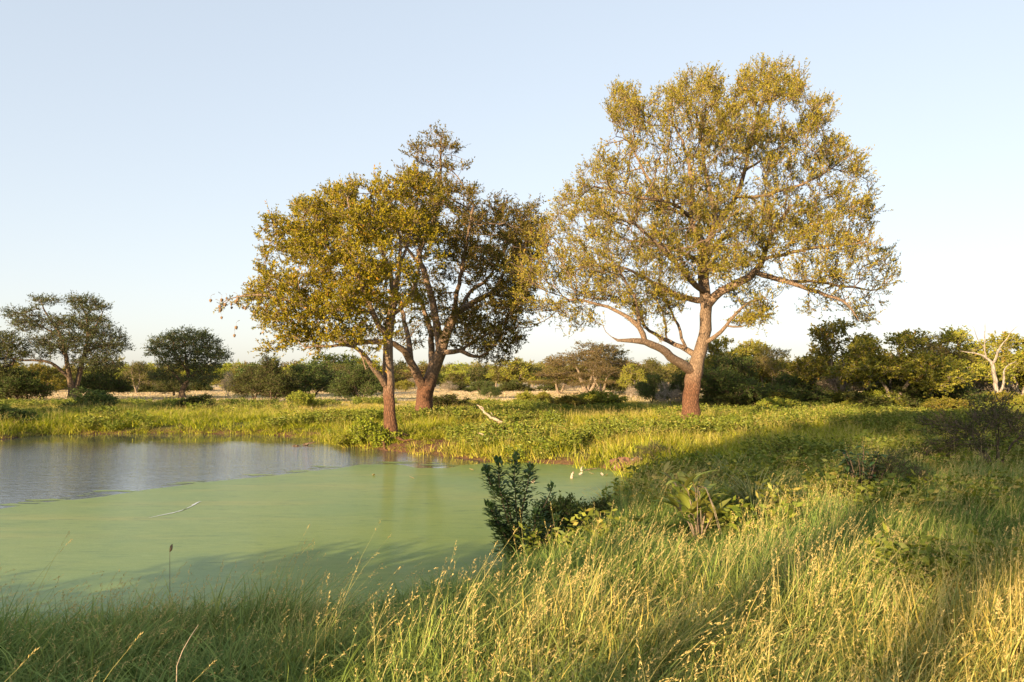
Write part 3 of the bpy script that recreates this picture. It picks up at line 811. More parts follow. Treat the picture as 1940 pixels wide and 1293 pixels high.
blobs = [(535, 430, 36, 30), (510, 465, 26, 34), (560, 470, 45, 36), (595, 420, 44, 36), (640, 390, 44, 38), (575, 400, 24, 16), (690, 375, 44, 34), (740, 355, 44, 30), (780, 360, 36, 34), (820, 385, 34, 34),
         (610, 480, 50, 40), (670, 440, 55, 42), (730, 430, 55, 42), (790, 440, 45, 40), (500, 520, 22, 24), (545, 530, 50, 34), (510, 560, 34, 22), (480, 565, 22, 16), (458, 578, 20, 14, 1.8), (478, 585, 20, 18, 1.6), (600, 545, 55, 36), (560, 590, 50, 30),
         (525, 605, 36, 26), (540, 650, 34, 20), (510, 660, 20, 10, .5), (600, 630, 55, 28), (640, 580, 50, 34), (690, 500, 55, 40), (750, 500, 50, 40, .8), (650, 640, 50, 22), (700, 625, 40, 24), (590, 660, 36, 10, .6),
         (770, 560, 36, 36, .5), (810, 490, 40, 40, .7), (715, 570, 40, 30, .5), (700, 545, 60, 40, .5), (740, 640, 30, 16, .4)]
A = px_crown(blobs, YF, 60, 3.9, 660, 500, 220, 200)
sk.grow(A, 0.24, 2.0, 0.30, up=0.08, jit=0.45)
sk.radii(0.008, 2.15, 0.55)
fol = foliage(sk, 0.026, 6, 0.34, 12, 0.095, 0.042, dens=lambda P: clumpy(P, 1.15, .37, 7), up=0.45, center=at(660, 520, YF))
big_front = build_tree('savanna_tree', b_front, sk, fol, M['leaf_green_gold'], M['bark'], 'green and gold tree with slim straight trunk at the water edge, hung with nests')
print('front tree nodes', sk.n, 'leaves', len(fol[3]))
# roots washed out at its foot
for a in (0.2, 1.0, 2.0, 3.0, 4.3, 5.2):
    L = 0.7 + 0.5 * random.random(); pts = []
    for t in np.linspace(0, 1, 7):
        x = math.cos(a + t * 0.5) * (0.15 + L * t); y = math.sin(a + t * 0.5) * (0.15 + L * t)
        g = hz(b_front[0] + x, b_front[1] + y)[0] - b_front[2]
        pts.append((x, y, max(g + 0.02, -0.28) + 0.16 * (1 - t) + 0.04 * math.sin(t * 9 + a)))
    v, f = tube(pts, np.linspace(0.085, 0.02, 7), 7, 0.2)
    new_mesh('root', v, f, M['bark'], big_front[0], smooth=True)

# weaver nests hanging off its left side
nest_px = [(75, 560), (240, 550), (200, 650), (245, 720), (215, 830), (410, 1120), (505, 1000), (320, 630), (350, 530), (465, 570), (500, 540), (440, 630), (390, 670),
           (570, 670), (615, 680)]
def nest_mesh():
    k = 10; prof = [(0.0, .075), (.02, .070), (.05, .060), (.062, .03), (.066, 0.0), (.058, -.03), (.040, -.058), (.034, -.085), (.026, -.09)]
    V = []; 
    for r_, z in prof:
        for j in range(k):
            a = j / k * 2 * math.pi; q = r_ * (1 + 0.12 * math.sin(3 * a + z * 40)) + 0.001
            V.append((q * math.cos(a) * 1.15, q * math.sin(a), z))
    F = [(i * k + j, i * k + (j + 1) % k, (i + 1) * k + (j + 1) % k, (i + 1) * k + j) for i in range(len(prof) - 1) for j in range(k)]
    return np.array(V), np.array(F)
nv, nf = nest_mesh()
nest_src = None
for i, (x, y) in enumerate(nest_px):
    px, py = 434 + x / 9.236, 520 + y / 9.236
    p = at(px, py, YF) + np.array([0, -2.1 + 0.5 * (random.random() - .5), 0])
    if nest_src is None:
        root = empty('weaver_nest', p, 'small round straw weaver nest hanging from the outermost left twigs of the waterside tree', 'bird nest', 'weaver nests on the waterside tree', 0, 1.1)
        bo = new_mesh('nest_ball', nv * .6, nf, M['nest'], root, smooth=True)
        sv, sf = tube([(0, 0, 0.04), (0.01, 0.0, 0.08), (0.0, 0.01, 0.13), (0.04, 0.0, 0.17), (0.12, 0.02, 0.20)], [0.003, .003, .003, .004, .007], 4)
        so = new_mesh('strand', sv, sf, M['bark_mid'], root)
        nest_src = (root, [bo, so])
    else:
        copy_thing(nest_src[0], nest_src[1], p, random.random() * 6, 0.85 + 0.5 * random.random(), nest_src[0]['label'], 'weaver nests on the waterside tree')

# ------------------------------------------------------------ the two flat crowned acacias on the left
def acacia(px_base, py_base, limbs, blobs, depth, cxy, wxy, dens, leafm, label, name='acacia_tree', llen=0.11, flat=0.35, step=0.34, nl=9, sl=0.5, group=None, Yset=None, bark='bark_dark'):
    b = ground_at(px_base, py_base)
    if Yset: b = at(px_base, py_base, Yset); b[2] = hz(b[0], b[1])[0]
    Y = b[1]
    sk = Skel()
    for i, l in enumerate(limbs):
        P, rr = L3(l, Y)
        if i == 0: P[0] = b
        sk.limb(P, rr, step, start=True if i == 0 else None)
    m = Y / FPX
    A = []
    for bl in blobs:
        px, py, rx, ry = bl[:4]; w = bl[4] if len(bl) > 4 else 1
        e = abs(px - cxy[0]) / wxy[0]
        dm = depth * math.sqrt(max(0.04, 1 - min(1, e) ** 2))
        reps = 3 if dm > 2 else 2 if dm > 1 else 1
        for k in range(reps):
            dz = dm * 0.85 * (2 * (k + .5) / reps - 1) + (random.random() - .5) * 0.8
            c = at(px + (random.random() - .5) * rx * .3, py, Y + dz)
            r = np.maximum(np.array([rx * m, rx * m, ry * m]) - 0.05, .15)
            A.append(ell_points(max(8, int(1.8 * dens * w * r[0] * max(r[2], .5))), c, r, 0.3))
    sk.grow(np.vstack(A), step, 2.6, step * 1.25, up=0.02, jit=0.4)
    sk.radii(0.012, 2.2, 0.6)
    fol = foliage(sk, 0.04, 4, sl, nl, llen * 1.2, llen * 0.5, up=0.25, flat=flat, center=at(cxy[0], cxy[1], Y))
    return build_tree(name, b, sk, fol, leafm, M[bark], label, group=group), sk.n

acacia(138, 764, [[(138, 764, 0, .35), (136, 740, 0, .28), (134, 715, -.2, .20), (131, 690, -.3, .17), (128, 660, -.4, .14), (124, 640, -.4, .12), (104, 610, -.5, .09), (90, 590, -.5, .06), (84, 570, -.5, .03)],
                  [(134, 715, -.2, .16), (124, 702, -.6, .13), (112, 688, -1.0, .11), (90, 683, -1.3, .09), (60, 684, -1.5, .07), (40, 680, -1.6, .05)],
                  [(138, 745, 0, .25), (143, 725, .3, .20), (146, 700, .5, .18), (152, 670, .7, .15), (158, 640, .7, .12), (160, 610, .6, .09), (150, 580, .5, .05)],
                  [(128, 700, 0, .13), (115, 670, .6, .10), (95, 655, 1.0, .07), (80, 650, 1.2, .05)],
                  [(152, 670, .5, .12), (175, 660, .2, .10), (200, 655, 0, .07), (220, 655, 0, .04)],
                  [(124, 640, 0, .09), (85, 625, .5, .07), (50, 605, .6, .05), (25, 590, .6, .03)],
                  [(158, 640, .5, .1), (180, 610, .5, .07), (190, 590, .4, .04)]],
       [(84, 572, 28, 9), (45, 600, 34, 12), (25, 590, 18, 12), (60, 618, 32, 12), (148, 570, 30, 8), (170, 585, 30, 10), (195, 582, 16, 6), (140, 612, 44, 16), (175, 620, 36, 20), (190, 645, 34, 22),
        (215, 655, 26, 20), (120, 640, 40, 14), (100, 660, 34, 14), (150, 650, 40, 24), (200, 690, 34, 10), (180, 680, 36, 16), (225, 640, 14, 10), (150, 690, 20, 10, .6), (85, 645, 24, 12)],
       3.6, (135, 640), (115, 80), 30, M['leaf_acacia'], 'large spreading acacia in tiers with a split twin trunk behind the far left bank')

acacia(347, 756, [[(352, 755, 0, .30), (342, 745, 0, .25), (348, 735, 0, .22), (358, 722, 0, .2), (356, 700, 0, .16), (352, 680, 0, .12), (350, 660, 0, .08)],
                  [(356, 722, 0, .14), (375, 705, -.4, .10), (395, 690, -.6, .07), (410, 680, -.7, .04)],
                  [(350, 732, 0, .14), (330, 712, .4, .10), (310, 690, .6, .07), (295, 675, .7, .04)],
                  [(356, 705, 0, .10), (350, 680, -1.2, .08), (345, 660, -2.0, .05)]],
       [(355, 640, 44, 16), (330, 650, 36, 16), (385, 652, 34, 16), (310, 668, 30, 14), (405, 672, 28, 14), (355, 668, 46, 18), (330, 690, 36, 14), (385, 695, 34, 14), (295, 655, 14, 10), (425, 678, 12, 8),
        (310, 712, 26, 12, .8), (370, 718, 30, 10, .8), (400, 715, 20, 10, .8)],
       3.6, (352, 670), (80, 50), 30, M['leaf_acacia'], 'lone round topped acacia with a crooked short trunk in the pale field', llen=0.12)

# dark tree cut by the left edge
acacia(-30, 762, [[(-30, 762, 0, .3), (-28, 730, 0, .25), (-20, 700, 0, .2), (-10, 670, 0, .15), (-5, 650, 0, .1)],
                  [(-26, 720, 0, .15), (0, 700, 0, .12), (25, 690, 0, .07)], [(-26, 720, 0, .15), (-60, 690, 0, .12), (-90, 670, 0, .07)]],
       [(0, 645, 40, 16), (25, 658, 30, 14), (-40, 640, 40, 18), (-90, 660, 40, 20), (10, 675, 40, 12), (-30, 680, 50, 20), (-10, 715, 40, 20), (20, 725, 24, 20), (-60, 720, 40, 30), (35, 745, 22, 14), (0, 750, 40, 16), (-50, 750, 40, 16)],
       3.2, (-20, 690), (110, 60), 30, M['leaf_dark'], 'dark low branching tree cut off by the left edge of the photo')

# ------------------------------------------------------------ tree and bush kinds for the background
def local_tree(name, H, Wd, trunks, lobes, dens, step, leafm, barkm, label, llen, nl=8, sl=0.45, up=0.3, flat=0.1, thr=0.05, shoots=2, tip=0.012, lr=0.45, seed=0, spread=.9):
    """a tree built at the origin; trunks: [(lean x, lean y, height, radius)...], lobes: [(x, y, z, rx, rz)]"""
    global rng
    rng = np.random.default_rng(1000 + seed)
    sk = Skel()
    first = True
    for (lx, ly, hh, r) in trunks:
        n = 5; pts = [(lx * t ** 1.3 + 0.15 * math.sin(t * 5 + lx * 7) * r * 6, ly * t ** 1.3, hh * t) for t in np.linspace(0, 1, n)]
        pts[0] = (0, 0, 0)
        sk.limb(pts, list(np.linspace(r, r * 0.4, n)), step, start=True if first else None); first = False
    A = np.vstack([ell_points(max(8, int(4.0 * dens * l[3] * l[3])), l[:3], (l[3], l[3], l[4]), 0.35) for l in lobes])
    step *= .85
    sk.grow(A, step, 2.5, step * 1.05, up=0.05, jit=0.4)
    sk.radii(tip, 2.2, 0.6)
    fol = foliage(sk, thr, shoots if leafm is M['leaf_rust'] and nl == 1 else shoots * 2, sl, nl, llen, llen * lr, up=up, flat=flat, center=np.array([0, 0, H * 0.5]), spread=spread) if leafm else None
    r = build_tree(name, (0, 0, 0), sk, fol, leafm, barkm, label)
    print(name, label[:30], sk.n, 'leaves', 0 if fol is None else len(fol[3]))
    return r

def rlobes(n, H, Wd, z0, rr, rz, seed, dome=True):
    g = random.Random(seed); out = []
    for i in range(n):
        a = g.random() * 6.283; q = math.sqrt(g.random())
        x, y = Wd * q * math.cos(a), Wd * q * math.sin(a)
        top = z0 + (H - z0) * (math.sqrt(max(0.05, 1 - q * q)) if dome else 1)
        z = z0 + (top - z0) * (0.35 + 0.65 * g.random())
        s = rr * (0.6 + 0.7 * g.random())
        out.append((x, y, z, s, rz * (0.7 + 0.6 * g.random())))
    return out

KIND = {}
KIND['dark_bush'] = local_tree('bush', 4, 2.4, [(.5, .2, 1.6, .12), (-.6, .1, 1.6, .10), (0, -.5, 1.5, .1)], rlobes(26, 3.9, 2.3, .5, .8, .6, 1), 16, .28, M['leaf_dark'], M['bark_dark'], 'dark', .14, nl=7, seed=1)
KIND['dark_bush2'] = local_tree('bush', 4, 2.4, [(.7, .4, 1.9, .14), (-.4, -.3, 1.7, .12)], rlobes(22, 4.2, 2.0, .9, .8, .6, 2), 16, .28, M['leaf_dark'], M['bark_dark'], 'dark', .14, nl=7, seed=2)
KIND['gold_tree'] = local_tree('bushwillow_tree', 6, 2.6, [(.8, .3, 3.0, .17), (-.9, .4, 3.2, .15), (.1, -.8, 3.4, .13)], rlobes(20, 6.0, 2.5, 1.8, .85, .6, 3), 12, .34, M['leaf_bush'], M['bark_pale'], 'gold', .17, nl=8, seed=3, lr=.6)
KIND['gold_tree2'] = local_tree('bushwillow_tree', 5.5, 2.8, [(1.1, .2, 2.7, .15), (-.8, .5, 3.0, .17), (-.2, -.9, 2.6, .13)], rlobes(24, 5.4, 2.9, 1.3, .9, .6, 4), 12, .34, M['leaf_bush'], M['bark_pale'], 'gold', .17, nl=8, seed=4, lr=.6)
KIND['rust_tree'] = local_tree('thorn_tree', 6.5, 3.2, [(.9, .3, 3.2, .2), (-1.2, .2, 3.0, .17), (0.1, -1.0, 3.3, .16)], rlobes(20, 6.6, 3.2, 1.6, 1.1, .35, 5), 12, .36, M['leaf_rust'], M['bark_mid'], 'rust', .12, nl=9, seed=5, flat=.4, up=.15)
KIND['olive_tree'] = local_tree('thorn_tree', 5.5, 2.6, [(.7, .1, 2.8, .16), (-.7, -.3, 2.6, .14)], rlobes(22, 5.4, 2.5, 1.2, .9, .45, 6), 12, .34, M['leaf_olive'], M['bark_mid'], 'olive', .13, nl=9, seed=6, flat=.3)
KIND['shrub'] = local_tree('shrub', 1.4, 1.0, [(.3, .1, .7, .04), (-.3, .1, .7, .04), (0, -.3, .6, .04)], rlobes(14, 1.35, .9, .15, .4, .3, 7), 60, .14, M['leaf_bush'], M['bark_mid'], 'shrub', .09, nl=7, sl=.22, thr=.05, tip=.006, seed=7, lr=.6)
KIND['dark_shrub'] = local_tree('shrub', 1.4, 1.0, [(.3, .1, .7, .04), (-.3, .1, .7, .04), (0, -.3, .6, .04)], rlobes(14, 1.3, .9, .1, .4, .3, 8), 60, .14, M['leaf_dark'], M['bark_dark'], 'shrub', .09, nl=7, sl=.22, thr=.05, tip=.006, seed=8, lr=.6)
KIND['lime_shrub'] = local_tree('shrub', 1.2, .8, [(.3, .1, .5, .03), (-.3, .1, .5, .03)], rlobes(12, 1.1, .75, .12, .35, .3, 9), 80, .12, M['leaf_lime'], M['bark_mid'], 'shrub', .08, nl=7, sl=.18, thr=.05, tip=.005, seed=9, lr=.7)
KIND['bare_bush'] = local_tree('bare_thornbush', 3.0, 1.6, [(.6, .1, 1.4, .07), (-.6, .2, 1.5, .07), (0, -.5, 1.4, .06)], rlobes(16, 3.0, 1.6, .6, .6, .5, 10), 30, .20, M['leaf_rust'], M['bark_pale'], 'bare', .05, nl=1, sl=.4, thr=.05, tip=.010, shoots=4, seed=10)
FARK = []
for i, (lm, H, W) in enumerate([('leaf_olive', 4.6, 2.0), ('leaf_bush', 4.2, 2.2), ('leaf_dark', 3.6, 2.0), ('leaf_rust', 4.8, 2.4), ('leaf_olive', 3.4, 2.2), ('leaf_bush', 5.0, 1.9)]):
    FARK.append(local_tree('distant_tree', H, W, [(.5, .2, H * .45, .12), (-.5, .1, H * .45, .10)], rlobes(15, H, W, H * .2, .75, .4, 20 + i), 7, .42, M[lm], M['bark_mid'], 'far', .24, nl=7, sl=.5, tip=.02, thr=.08, seed=20 + i, flat=.2))
rng = np.random.default_rng(99)

used = set()
def put(kind, px, py, hpx, label, w=1.0, group=None, Y=None, rz=None, H0=None):
    """stand a tree of a kind with its foot at photo pixel (px, py), hpx photo pixels tall"""
    src = KIND[kind] if isinstance(kind, str) else kind
    key = id(src)
    if Y is None: p = ground_at(px, py)
    else:
        p = at(px, HORIZ + 5, Y); p[2] = hz(p[0], p[1])[0]
    H = src_height(src)
    s = hpx * p[1] / FPX / H
    rz = random.random() * 6.28 if rz is None else rz
    sc = (s * w, s * w, s)
    p = (p[0], p[1], p[2] - 0.03)
    if key not in used:
        used.add(key)
        r = src[0]; r.location = p; r.rotation_euler = (0, 0, rz); r.scale = sc
        r['label'] = label
        if group: r['group'] = group
        return r
    return copy_thing(src[0], src[1], p, rz, sc, label, group)
_h = {}
def src_height(src):
    if id(src) not in _h:
        o = src[1][-1]; z = np.empty(len(o.data.vertices) * 3, np.float32); o.data.vertices.foreach_get('co', z)
        _h[id(src)] = float(np.percentile(z[2::3], 97.5))
    return _h[id(src)]

# left background
put('dark_bush', 35, 764, 60, 'dark bush at the foot of the tree on the left edge', 1.3)
put('gold_tree2', 80, 757, 62, 'pale green rounded bush between the left edge tree and the twin trunked acacia', 1.3)
put('olive_tree', 50, 742, 40, 'dim olive tree far behind the left edge, low on the skyline', 1.2)
put('dark_bush2', 190, 758, 66, 'brown shadowed bush under the right side of the twin trunked acacia', 1.2)
put('dark_shrub', 168, 780, 40, 'dense dark green shrub in front of the twin acacia trunks', 1.3)
put('olive_tree', 258, 746, 58, 'thin grey green tree between the two acacias on the left', 1.0)
put('dark_bush2', 330, 752, 40, 'dark bush behind the trunk of the lone round acacia', 1.4)
put('bare_bush', 432, 752, 46, 'small pale bare tree standing in straw right of the lone acacia', .7)
put('dark_bush', 482, 764, 66, 'dark bush on the left side of a dark clump, right of the lone acacia', 1.0)
put('dark_bush2', 517, 766, 84, 'tall dark bush with visible stem left of a wide dark bush', 1.0)
put('dark_bush', 590, 764, 70, 'widest dark rounded bush left of the waterside trunk', 1.55)
put('dark_bush2', 685, 765, 72, 'dark bush with forked trunk just left of the waterside trunk', 1.2)
put('olive_tree', 640, 748, 55, 'olive tree peeping out behind the widest dark bush', 1.2)
put('shrub', 567, 777, 32, 'leafy low shrub in front of the widest dark bush', 1.2)
put('dark_shrub', 375, 776, 26, 'low dark weed patch in front of the lone acacia', 1.6)
put('dark_shrub', 20, 800, 26, 'low dark shrub on the far bank at the left edge', 2.0)
# middle
put('dark_bush2', 927, 757, 32, 'small dark round tree alone on the straw field right of the V forked trunk', 1.1)
put('dark_shrub', 850, 776, 26, 'low dark green bush right behind the V forked trunk', 2.2)
put('shrub', 997, 772, 28, 'small leafy bush with a pale stem in the middle field', 1.0)
put('shrub', 1030, 768, 24, 'small dark leafed bush, the right one of a pair in the middle field', 1.0)
put('rust_tree', 1115, 750, 97, 'broad rusty flat tiered thorn tree on the skyline left of the tallest tree', 1.7)
put('rust_tree', 1060, 748, 60, 'lower rusty thorn tree adjoining the broad flat tiered one', 1.7)
put('dark_bush', 1160, 750, 50, 'dark bush at the right foot of the broad rusty thorn tree', .9)
put('shrub', 1130, 779, 36, 'yellow green low bush in the middle ground below the rusty thorn tree', 1.9)
put('shrub', 1075, 782, 30, 'small yellow green bush left of the low bush below the rusty thorn tree', 1.7)
put('olive_tree', 1120, 748, 84, 'olive tree behind the broad rusty tiered thorn tree', 1.7)
put('rust_tree', 1140, 752, 66, 'smaller brown thorn tree leaning on the right side of the broad rusty one', 1.5)
put('olive_tree', 1225, 752, 66, 'olive tree behind the low left limb of the tallest tree', 1.2)
put('dark_bush', 1235, 768, 56, 'deep green bush just left of the thick leaning trunk', .9)
put('gold_tree', 1195, 754, 60, 'yellowish tree left of the deep green bush by the leaning trunk', 1.0)
put('bare_bush', 1268, 776, 50, 'greyish twiggy bush touching the left side of the thick trunk', .9)
put('dark_bush2', 1288, 768, 60, 'blue green shaded bush half hidden by the thick trunk', .9)
put('bare_bush', 1205, 757, 32, 'mauve twiggy bush at the edge of the straw field', 1.0)
# right wood edge
put('dark_bush', 1378, 778, 98, 'large dark green bush just right of the thick leaning trunk', 1.05)
put('gold_tree', 1365, 768, 120, 'golden green tree rising behind the large dark bush by the trunk', 1.0)
put('gold_tree2', 1420, 766, 112, 'golden tree with whitish top right of the leaning trunk', 1.1)
put('rust_tree', 1455, 770, 107, 'brownish layered tree in the right wood edge', .9)
put('dark_bush2', 1500, 776, 62, 'flat topped deep green bush low in the right wood edge', 1.9)
put('gold_tree2', 1525, 768, 85, 'yellow green bush behind the flat topped deep green one', 1.2)
put('gold_tree', 1585, 774, 156, 'tall golden green tree under the drooping twig of the tallest tree', 1.05)
put('bare_bush', 1600, 774, 92, 'pinkish grey bare thornbush in front of the tall golden green tree', 1.3)
put('gold_tree2', 1695, 780, 141, 'widest round crowned golden green tree in the right wood', 1.25)
put('dark_bush', 1755, 780, 94, 'dark green bush in front of the widest round crowned tree', 1.25)
put('rust_tree', 1775, 768, 129, 'hazy brown topped tree behind the dark green bush on the right', .9)
put('gold_tree', 1808, 768, 136, 'golden tree with pale forked trunk left of the bare white tree', 1.15)
put('bare_bush', 1856, 767, 76, 'pink grey twiggy bush beside the bare white tree', 1.1)
put('dark_bush2', 1845, 763, 67, 'dark thicket bush behind the bare white tree', 1.2)
put('gold_tree2', 1930, 765, 125, 'golden tree cut by the right edge with pale limbs', 1.15)
put('dark_bush', 1912, 764, 62, 'shaded bush low at the right edge of the wood', 1.4)
put('shrub', 1790, 790, 34, 'low yellowish bramble left of the bare white tree foot', 1.8)
put('shrub', 1470, 786, 30, 'low tangled shrub below the brownish layered tree', 1.8)
put('dark_shrub', 1440, 780, 34, 'low dark shrub right of the large dark bush', 1.6)
put('olive_tree', 1650, 766, 100, 'olive tree filling the gap left of the widest round crown', 1.0)
put('dark_shrub', 1640, 782, 34, 'dark low shrub under the olive gap tree', 2.0)
put('gold_tree', 2000, 766, 134, 'golden tree just beyond the right edge of the photo', 1.2)
put('gold_tree2', -130, 764, 120, 'tree beyond the left edge of the photo', 1.2)
for i in range(26):
    put(random.choice(['shrub', 'dark_shrub', 'shrub']), 1330 + 640 * (i + random.random()) / 26, 774 + 8 * random.random(), 22 + 16 * random.random(),
        'low undergrowth shrub at the foot of the right hand wood', 1.6, 'undergrowth along the foot of the right hand wood')
# shrubs nearer
put('lime_shrub', 708, 842, 44, 'bright lime green leafy bush at the foot of the waterside trunk', 1.15)
put('lime_shrub', 668, 843, 26, 'low bright green tuft left of the lime bush at the water', 1.7)

# distant individuals along the edge of the straw field
fg = 'distant trees along the far wood edge'
FL = ['small olive tree of the distant wood edge on the skyline', 'small yellow green tree of the distant wood edge on the skyline', 'small dark tree of the distant wood edge on the skyline', 'small rusty brown tree of the distant wood edge on the skyline',
      'low wide olive tree of the distant wood edge on the skyline', 'taller yellow green tree of the distant wood edge on the skyline']
for i in range(170):
    px = -160 + (2250) * (i + random.random()) / 170
    Y = 118 + 95 * random.random() ** 1.3
    if px < 480: Y += 35
    kq = random.randrange(6); k = FARK[kq]; fl = FL[kq]
    top = 687 + 8 * math.sin(px * 0.017) + 10 * random.random()
    if px < 480: top += 14
    if 1180 < px: top -= 10
    foot = HORIZ + 2.0 * FPX / Y
    r = put(k, px, 0, max(24, foot - top) * (0.75 + 0.35 * random.random()), fl, 0.95 + 0.5 * random.random(), fg, Y=Y)
for i in range(60):
    px = -140 + 2220 * (i + random.random()) / 60
    Y = 100 + 22 * random.random()
    if 950 < px < 1190 and Y < 112: Y += 14
    kn = random.choice(['dark_shrub', 'shrub', 'dark_shrub', 'bare_bush']); k = KIND[kn]
    put(k, px, 0, 14 + 12 * random.random(), {'dark_shrub': 'small dark', 'shrub': 'small green', 'bare_bush': 'small bare twiggy'}[kn] + ' bush along the far edge of the straw field', 1.5, 'bushes along the edge of the straw field', Y=Y)

# ------------------------------------------------------------ scattered masses by instancing on points
def scatter(name, protos, P, rotz, scl, idx, tint, lean=None, label=None, cat=None):
    """one stuff object: the clump meshes stood on points"""
    coll = bpy.data.collections.new(name + '_pieces')
    for i, o in enumerate(protos):
        o.name = '%s_piece_%02d' % (name, i); coll.objects.link(o)
    me = bpy.data.meshes.new(name)
    n = len(P)
    me.vertices.add(n); me.vertices.foreach_set('co', np.asarray(P, np.float32).reshape(-1))
    rot = np.zeros((n, 3), np.float32); rot[:, 2] = rotz
    if lean is not None: rot[:, 0] = lean[:, 0]; rot[:, 1] = lean[:, 1]
    a = me.attributes.new('rot', 'FLOAT_VECTOR', 'POINT'); a.data.foreach_set('vector', rot.reshape(-1))
    sv = np.asarray(scl, np.float32)
    if sv.ndim == 1: sv = np.repeat(sv[:, None], 3, 1)
    a = me.attributes.new('scl', 'FLOAT_VECTOR', 'POINT'); a.data.foreach_set('vector', sv.reshape(-1))
    a = me.attributes.new('idx', 'INT', 'POINT'); a.data.foreach_set('value', np.asarray(idx, np.int32))
    a = me.attributes.new('tint', 'FLOAT', 'POINT'); a.data.foreach_set('value', np.asarray(tint, np.float32))
    me.update()
    o = bpy.data.objects.new(name, me); COL.objects.link(o)
    ng = bpy.data.node_groups.new(name + '_nodes', 'GeometryNodeTree')
    ng.interface.new_socket('Geometry', in_out='INPUT', socket_type='NodeSocketGeometry')
    ng.interface.new_socket('Geometry', in_out='OUTPUT', socket_type='NodeSocketGeometry')
    gi = ng.nodes.new('NodeGroupInput'); go = ng.nodes.new('NodeGroupOutput')
    ci = ng.nodes.new('GeometryNodeCollectionInfo'); ci.inputs[0].default_value = coll
    ci.inputs['Separate Children'].default_value = True; ci.inputs['Reset Children'].default_value = True
    ip = ng.nodes.new('GeometryNodeInstanceOnPoints'); ip.inputs['Pick Instance'].default_value = True
    def na(nm, dt):
        q = ng.nodes.new('GeometryNodeInputNamedAttribute'); q.data_type = dt; q.inputs['Name'].default_value = nm
        return [s for s in q.outputs if s.enabled and s.name == 'Attribute'][0]
    lk = ng.links.new
    lk(gi.outputs[0], ip.inputs['Points']); lk(ci.outputs[0], ip.inputs['Instance'])
    lk(na('idx', 'INT'), ip.inputs['Instance Index'])
    lk(na('rot', 'FLOAT_VECTOR'), ip.inputs['Rotation']); lk(na('scl', 'FLOAT_VECTOR'), ip.inputs['Scale'])
    lk(ip.outputs[0], go.inputs[0])
    md = o.modifiers.new('scatter', 'NODES'); md.node_group = ng
    return tag(o, label, cat, kind='stuff')

def clump(nb, rad, h, w, nstem, seed, mat, wind=(0.35, 0.1), head=1.0, seg=4, forb=False, lodged=0.0, curl=1.0):
    g = np.random.default_rng(seed)
    V, F4, F3, RN, DR = [], [], [], [], []
    off = 0
    def blade(base, az, L, curl, width, dry, r0, sg, lean0):
        nonlocal off
        d = np.array([math.cos(az), math.sin(az)])
        s = np.array([-d[1], d[0], 0])
        pts = []; p = np.array([base[0], base[1], -0.03]); ang = lean0
        for i in range(sg + 1):
            pts.append(p.copy())
            p = p + np.array([d[0] * math.sin(ang), d[1] * math.sin(ang), math.cos(ang)]) * L / sg
            p[:2] += np.array(wind) * L / sg * 0.35 * (i / sg)
            ang += curl / sg
        n = len(pts)
        for i, q in enumerate(pts):
            wd = width * (1 - (i / (n - 1)) ** 1.6) * 0.5 + width * 0.03
            V.append(q - s * wd); V.append(q + s * wd); RN.extend([r0, r0]); DR.extend([dry, dry])
        for i in range(n - 1): F4.append((off + 2 * i, off + 2 * i + 1, off + 2 * i + 3, off + 2 * i + 2))
        off += 2 * n
        return pts
    def leaf(p, d, L, wd, dry, r0):
        nonlocal off
        d = np.asarray(d, float); d /= np.linalg.norm(d) + 1e-9
        s = np.cross(d, g.normal(size=3)); s /= np.linalg.norm(s) + 1e-9
        V.extend([p, p + d * L * .5 + s * wd * .5, p + d * L, p + d * L * .5 - s * wd * .5]); RN.extend([r0] * 4); DR.extend([dry] * 4)
        F4.append((off, off + 1, off + 2, off + 3)); off += 4
    for i in range(nb):
        a = g.random() * 6.283; q = rad * math.sqrt(g.random())
        L = h * (0.45 + 0.65 * g.random())
        blade((q * math.cos(a), q * math.sin(a)), a + g.normal() * 1.2, L, (0.5 + 1.5 * g.random() ** 1.5) * curl, w * (.6 + .8 * g.random()), 0.0, g.random(), seg, 0.12 + 0.35 * g.random())
    for i in range(nstem):
        a = g.random() * 6.283; q = rad * 0.8 * math.sqrt(g.random())
        L = h * (0.95 + 0.5 * g.random()); r0 = g.random()
        pts = blade((q * math.cos(a), q * math.sin(a)), a if not lodged else g.normal() * .7, L * (1 + lodged * .5), 0.5 * g.random() + .1 + lodged * .4, w * 0.45, 0.55 if not forb else .3, r0, seg, 0.08 + 0.18 * g.random() + lodged * (.3 + .6 * g.random()))
        if forb:
            for j in range(14):
                t = 0.15 + 0.85 * g.random(); k = min(len(pts) - 2, int(t * (len(pts) - 1))); fr = t * (len(pts) - 1) - k
                p = pts[k] * (1 - fr) + pts[k + 1] * fr
                leaf(p, [g.normal(), g.normal(), 0.5 * g.random() + .1], 0.05 * head * (.6 + .8 * g.random()), 0.024 * head, 0, g.random())
        else:
            top = pts[-1]; dr = pts[-1] - pts[-2]; dr = dr / np.linalg.norm(dr)
            HL = 0.13 * head * (0.7 + .6 * g.random())
            for j in range(int(9 * head) + 4):
                t = g.random(); p = top - dr * HL * t * 0.9
                dd = dr * 0.9 + g.normal(size=3) * 0.42
                leaf(p, dd, 0.022 * head * (.6 + .8 * g.random()), 0.0036, 1.0, g.random())
    o = new_mesh('clump', np.array(V), np.array(F4), mat, attrs={'rnd': RN, 'dry': DR}, link=False)
    return o

def wedge(n, y0, y1, margin=1.2, side=3.0, power=2.0):
    """random points in the part of the ground the camera can see"""
    y = (y0 ** power + (y1 ** power - y0 ** power) * rng.random(n)) ** (1 / power)
    hw = y * 0.645 * margin + side
    x = (rng.random(n) * 2 - 1) * hw
    return x, y

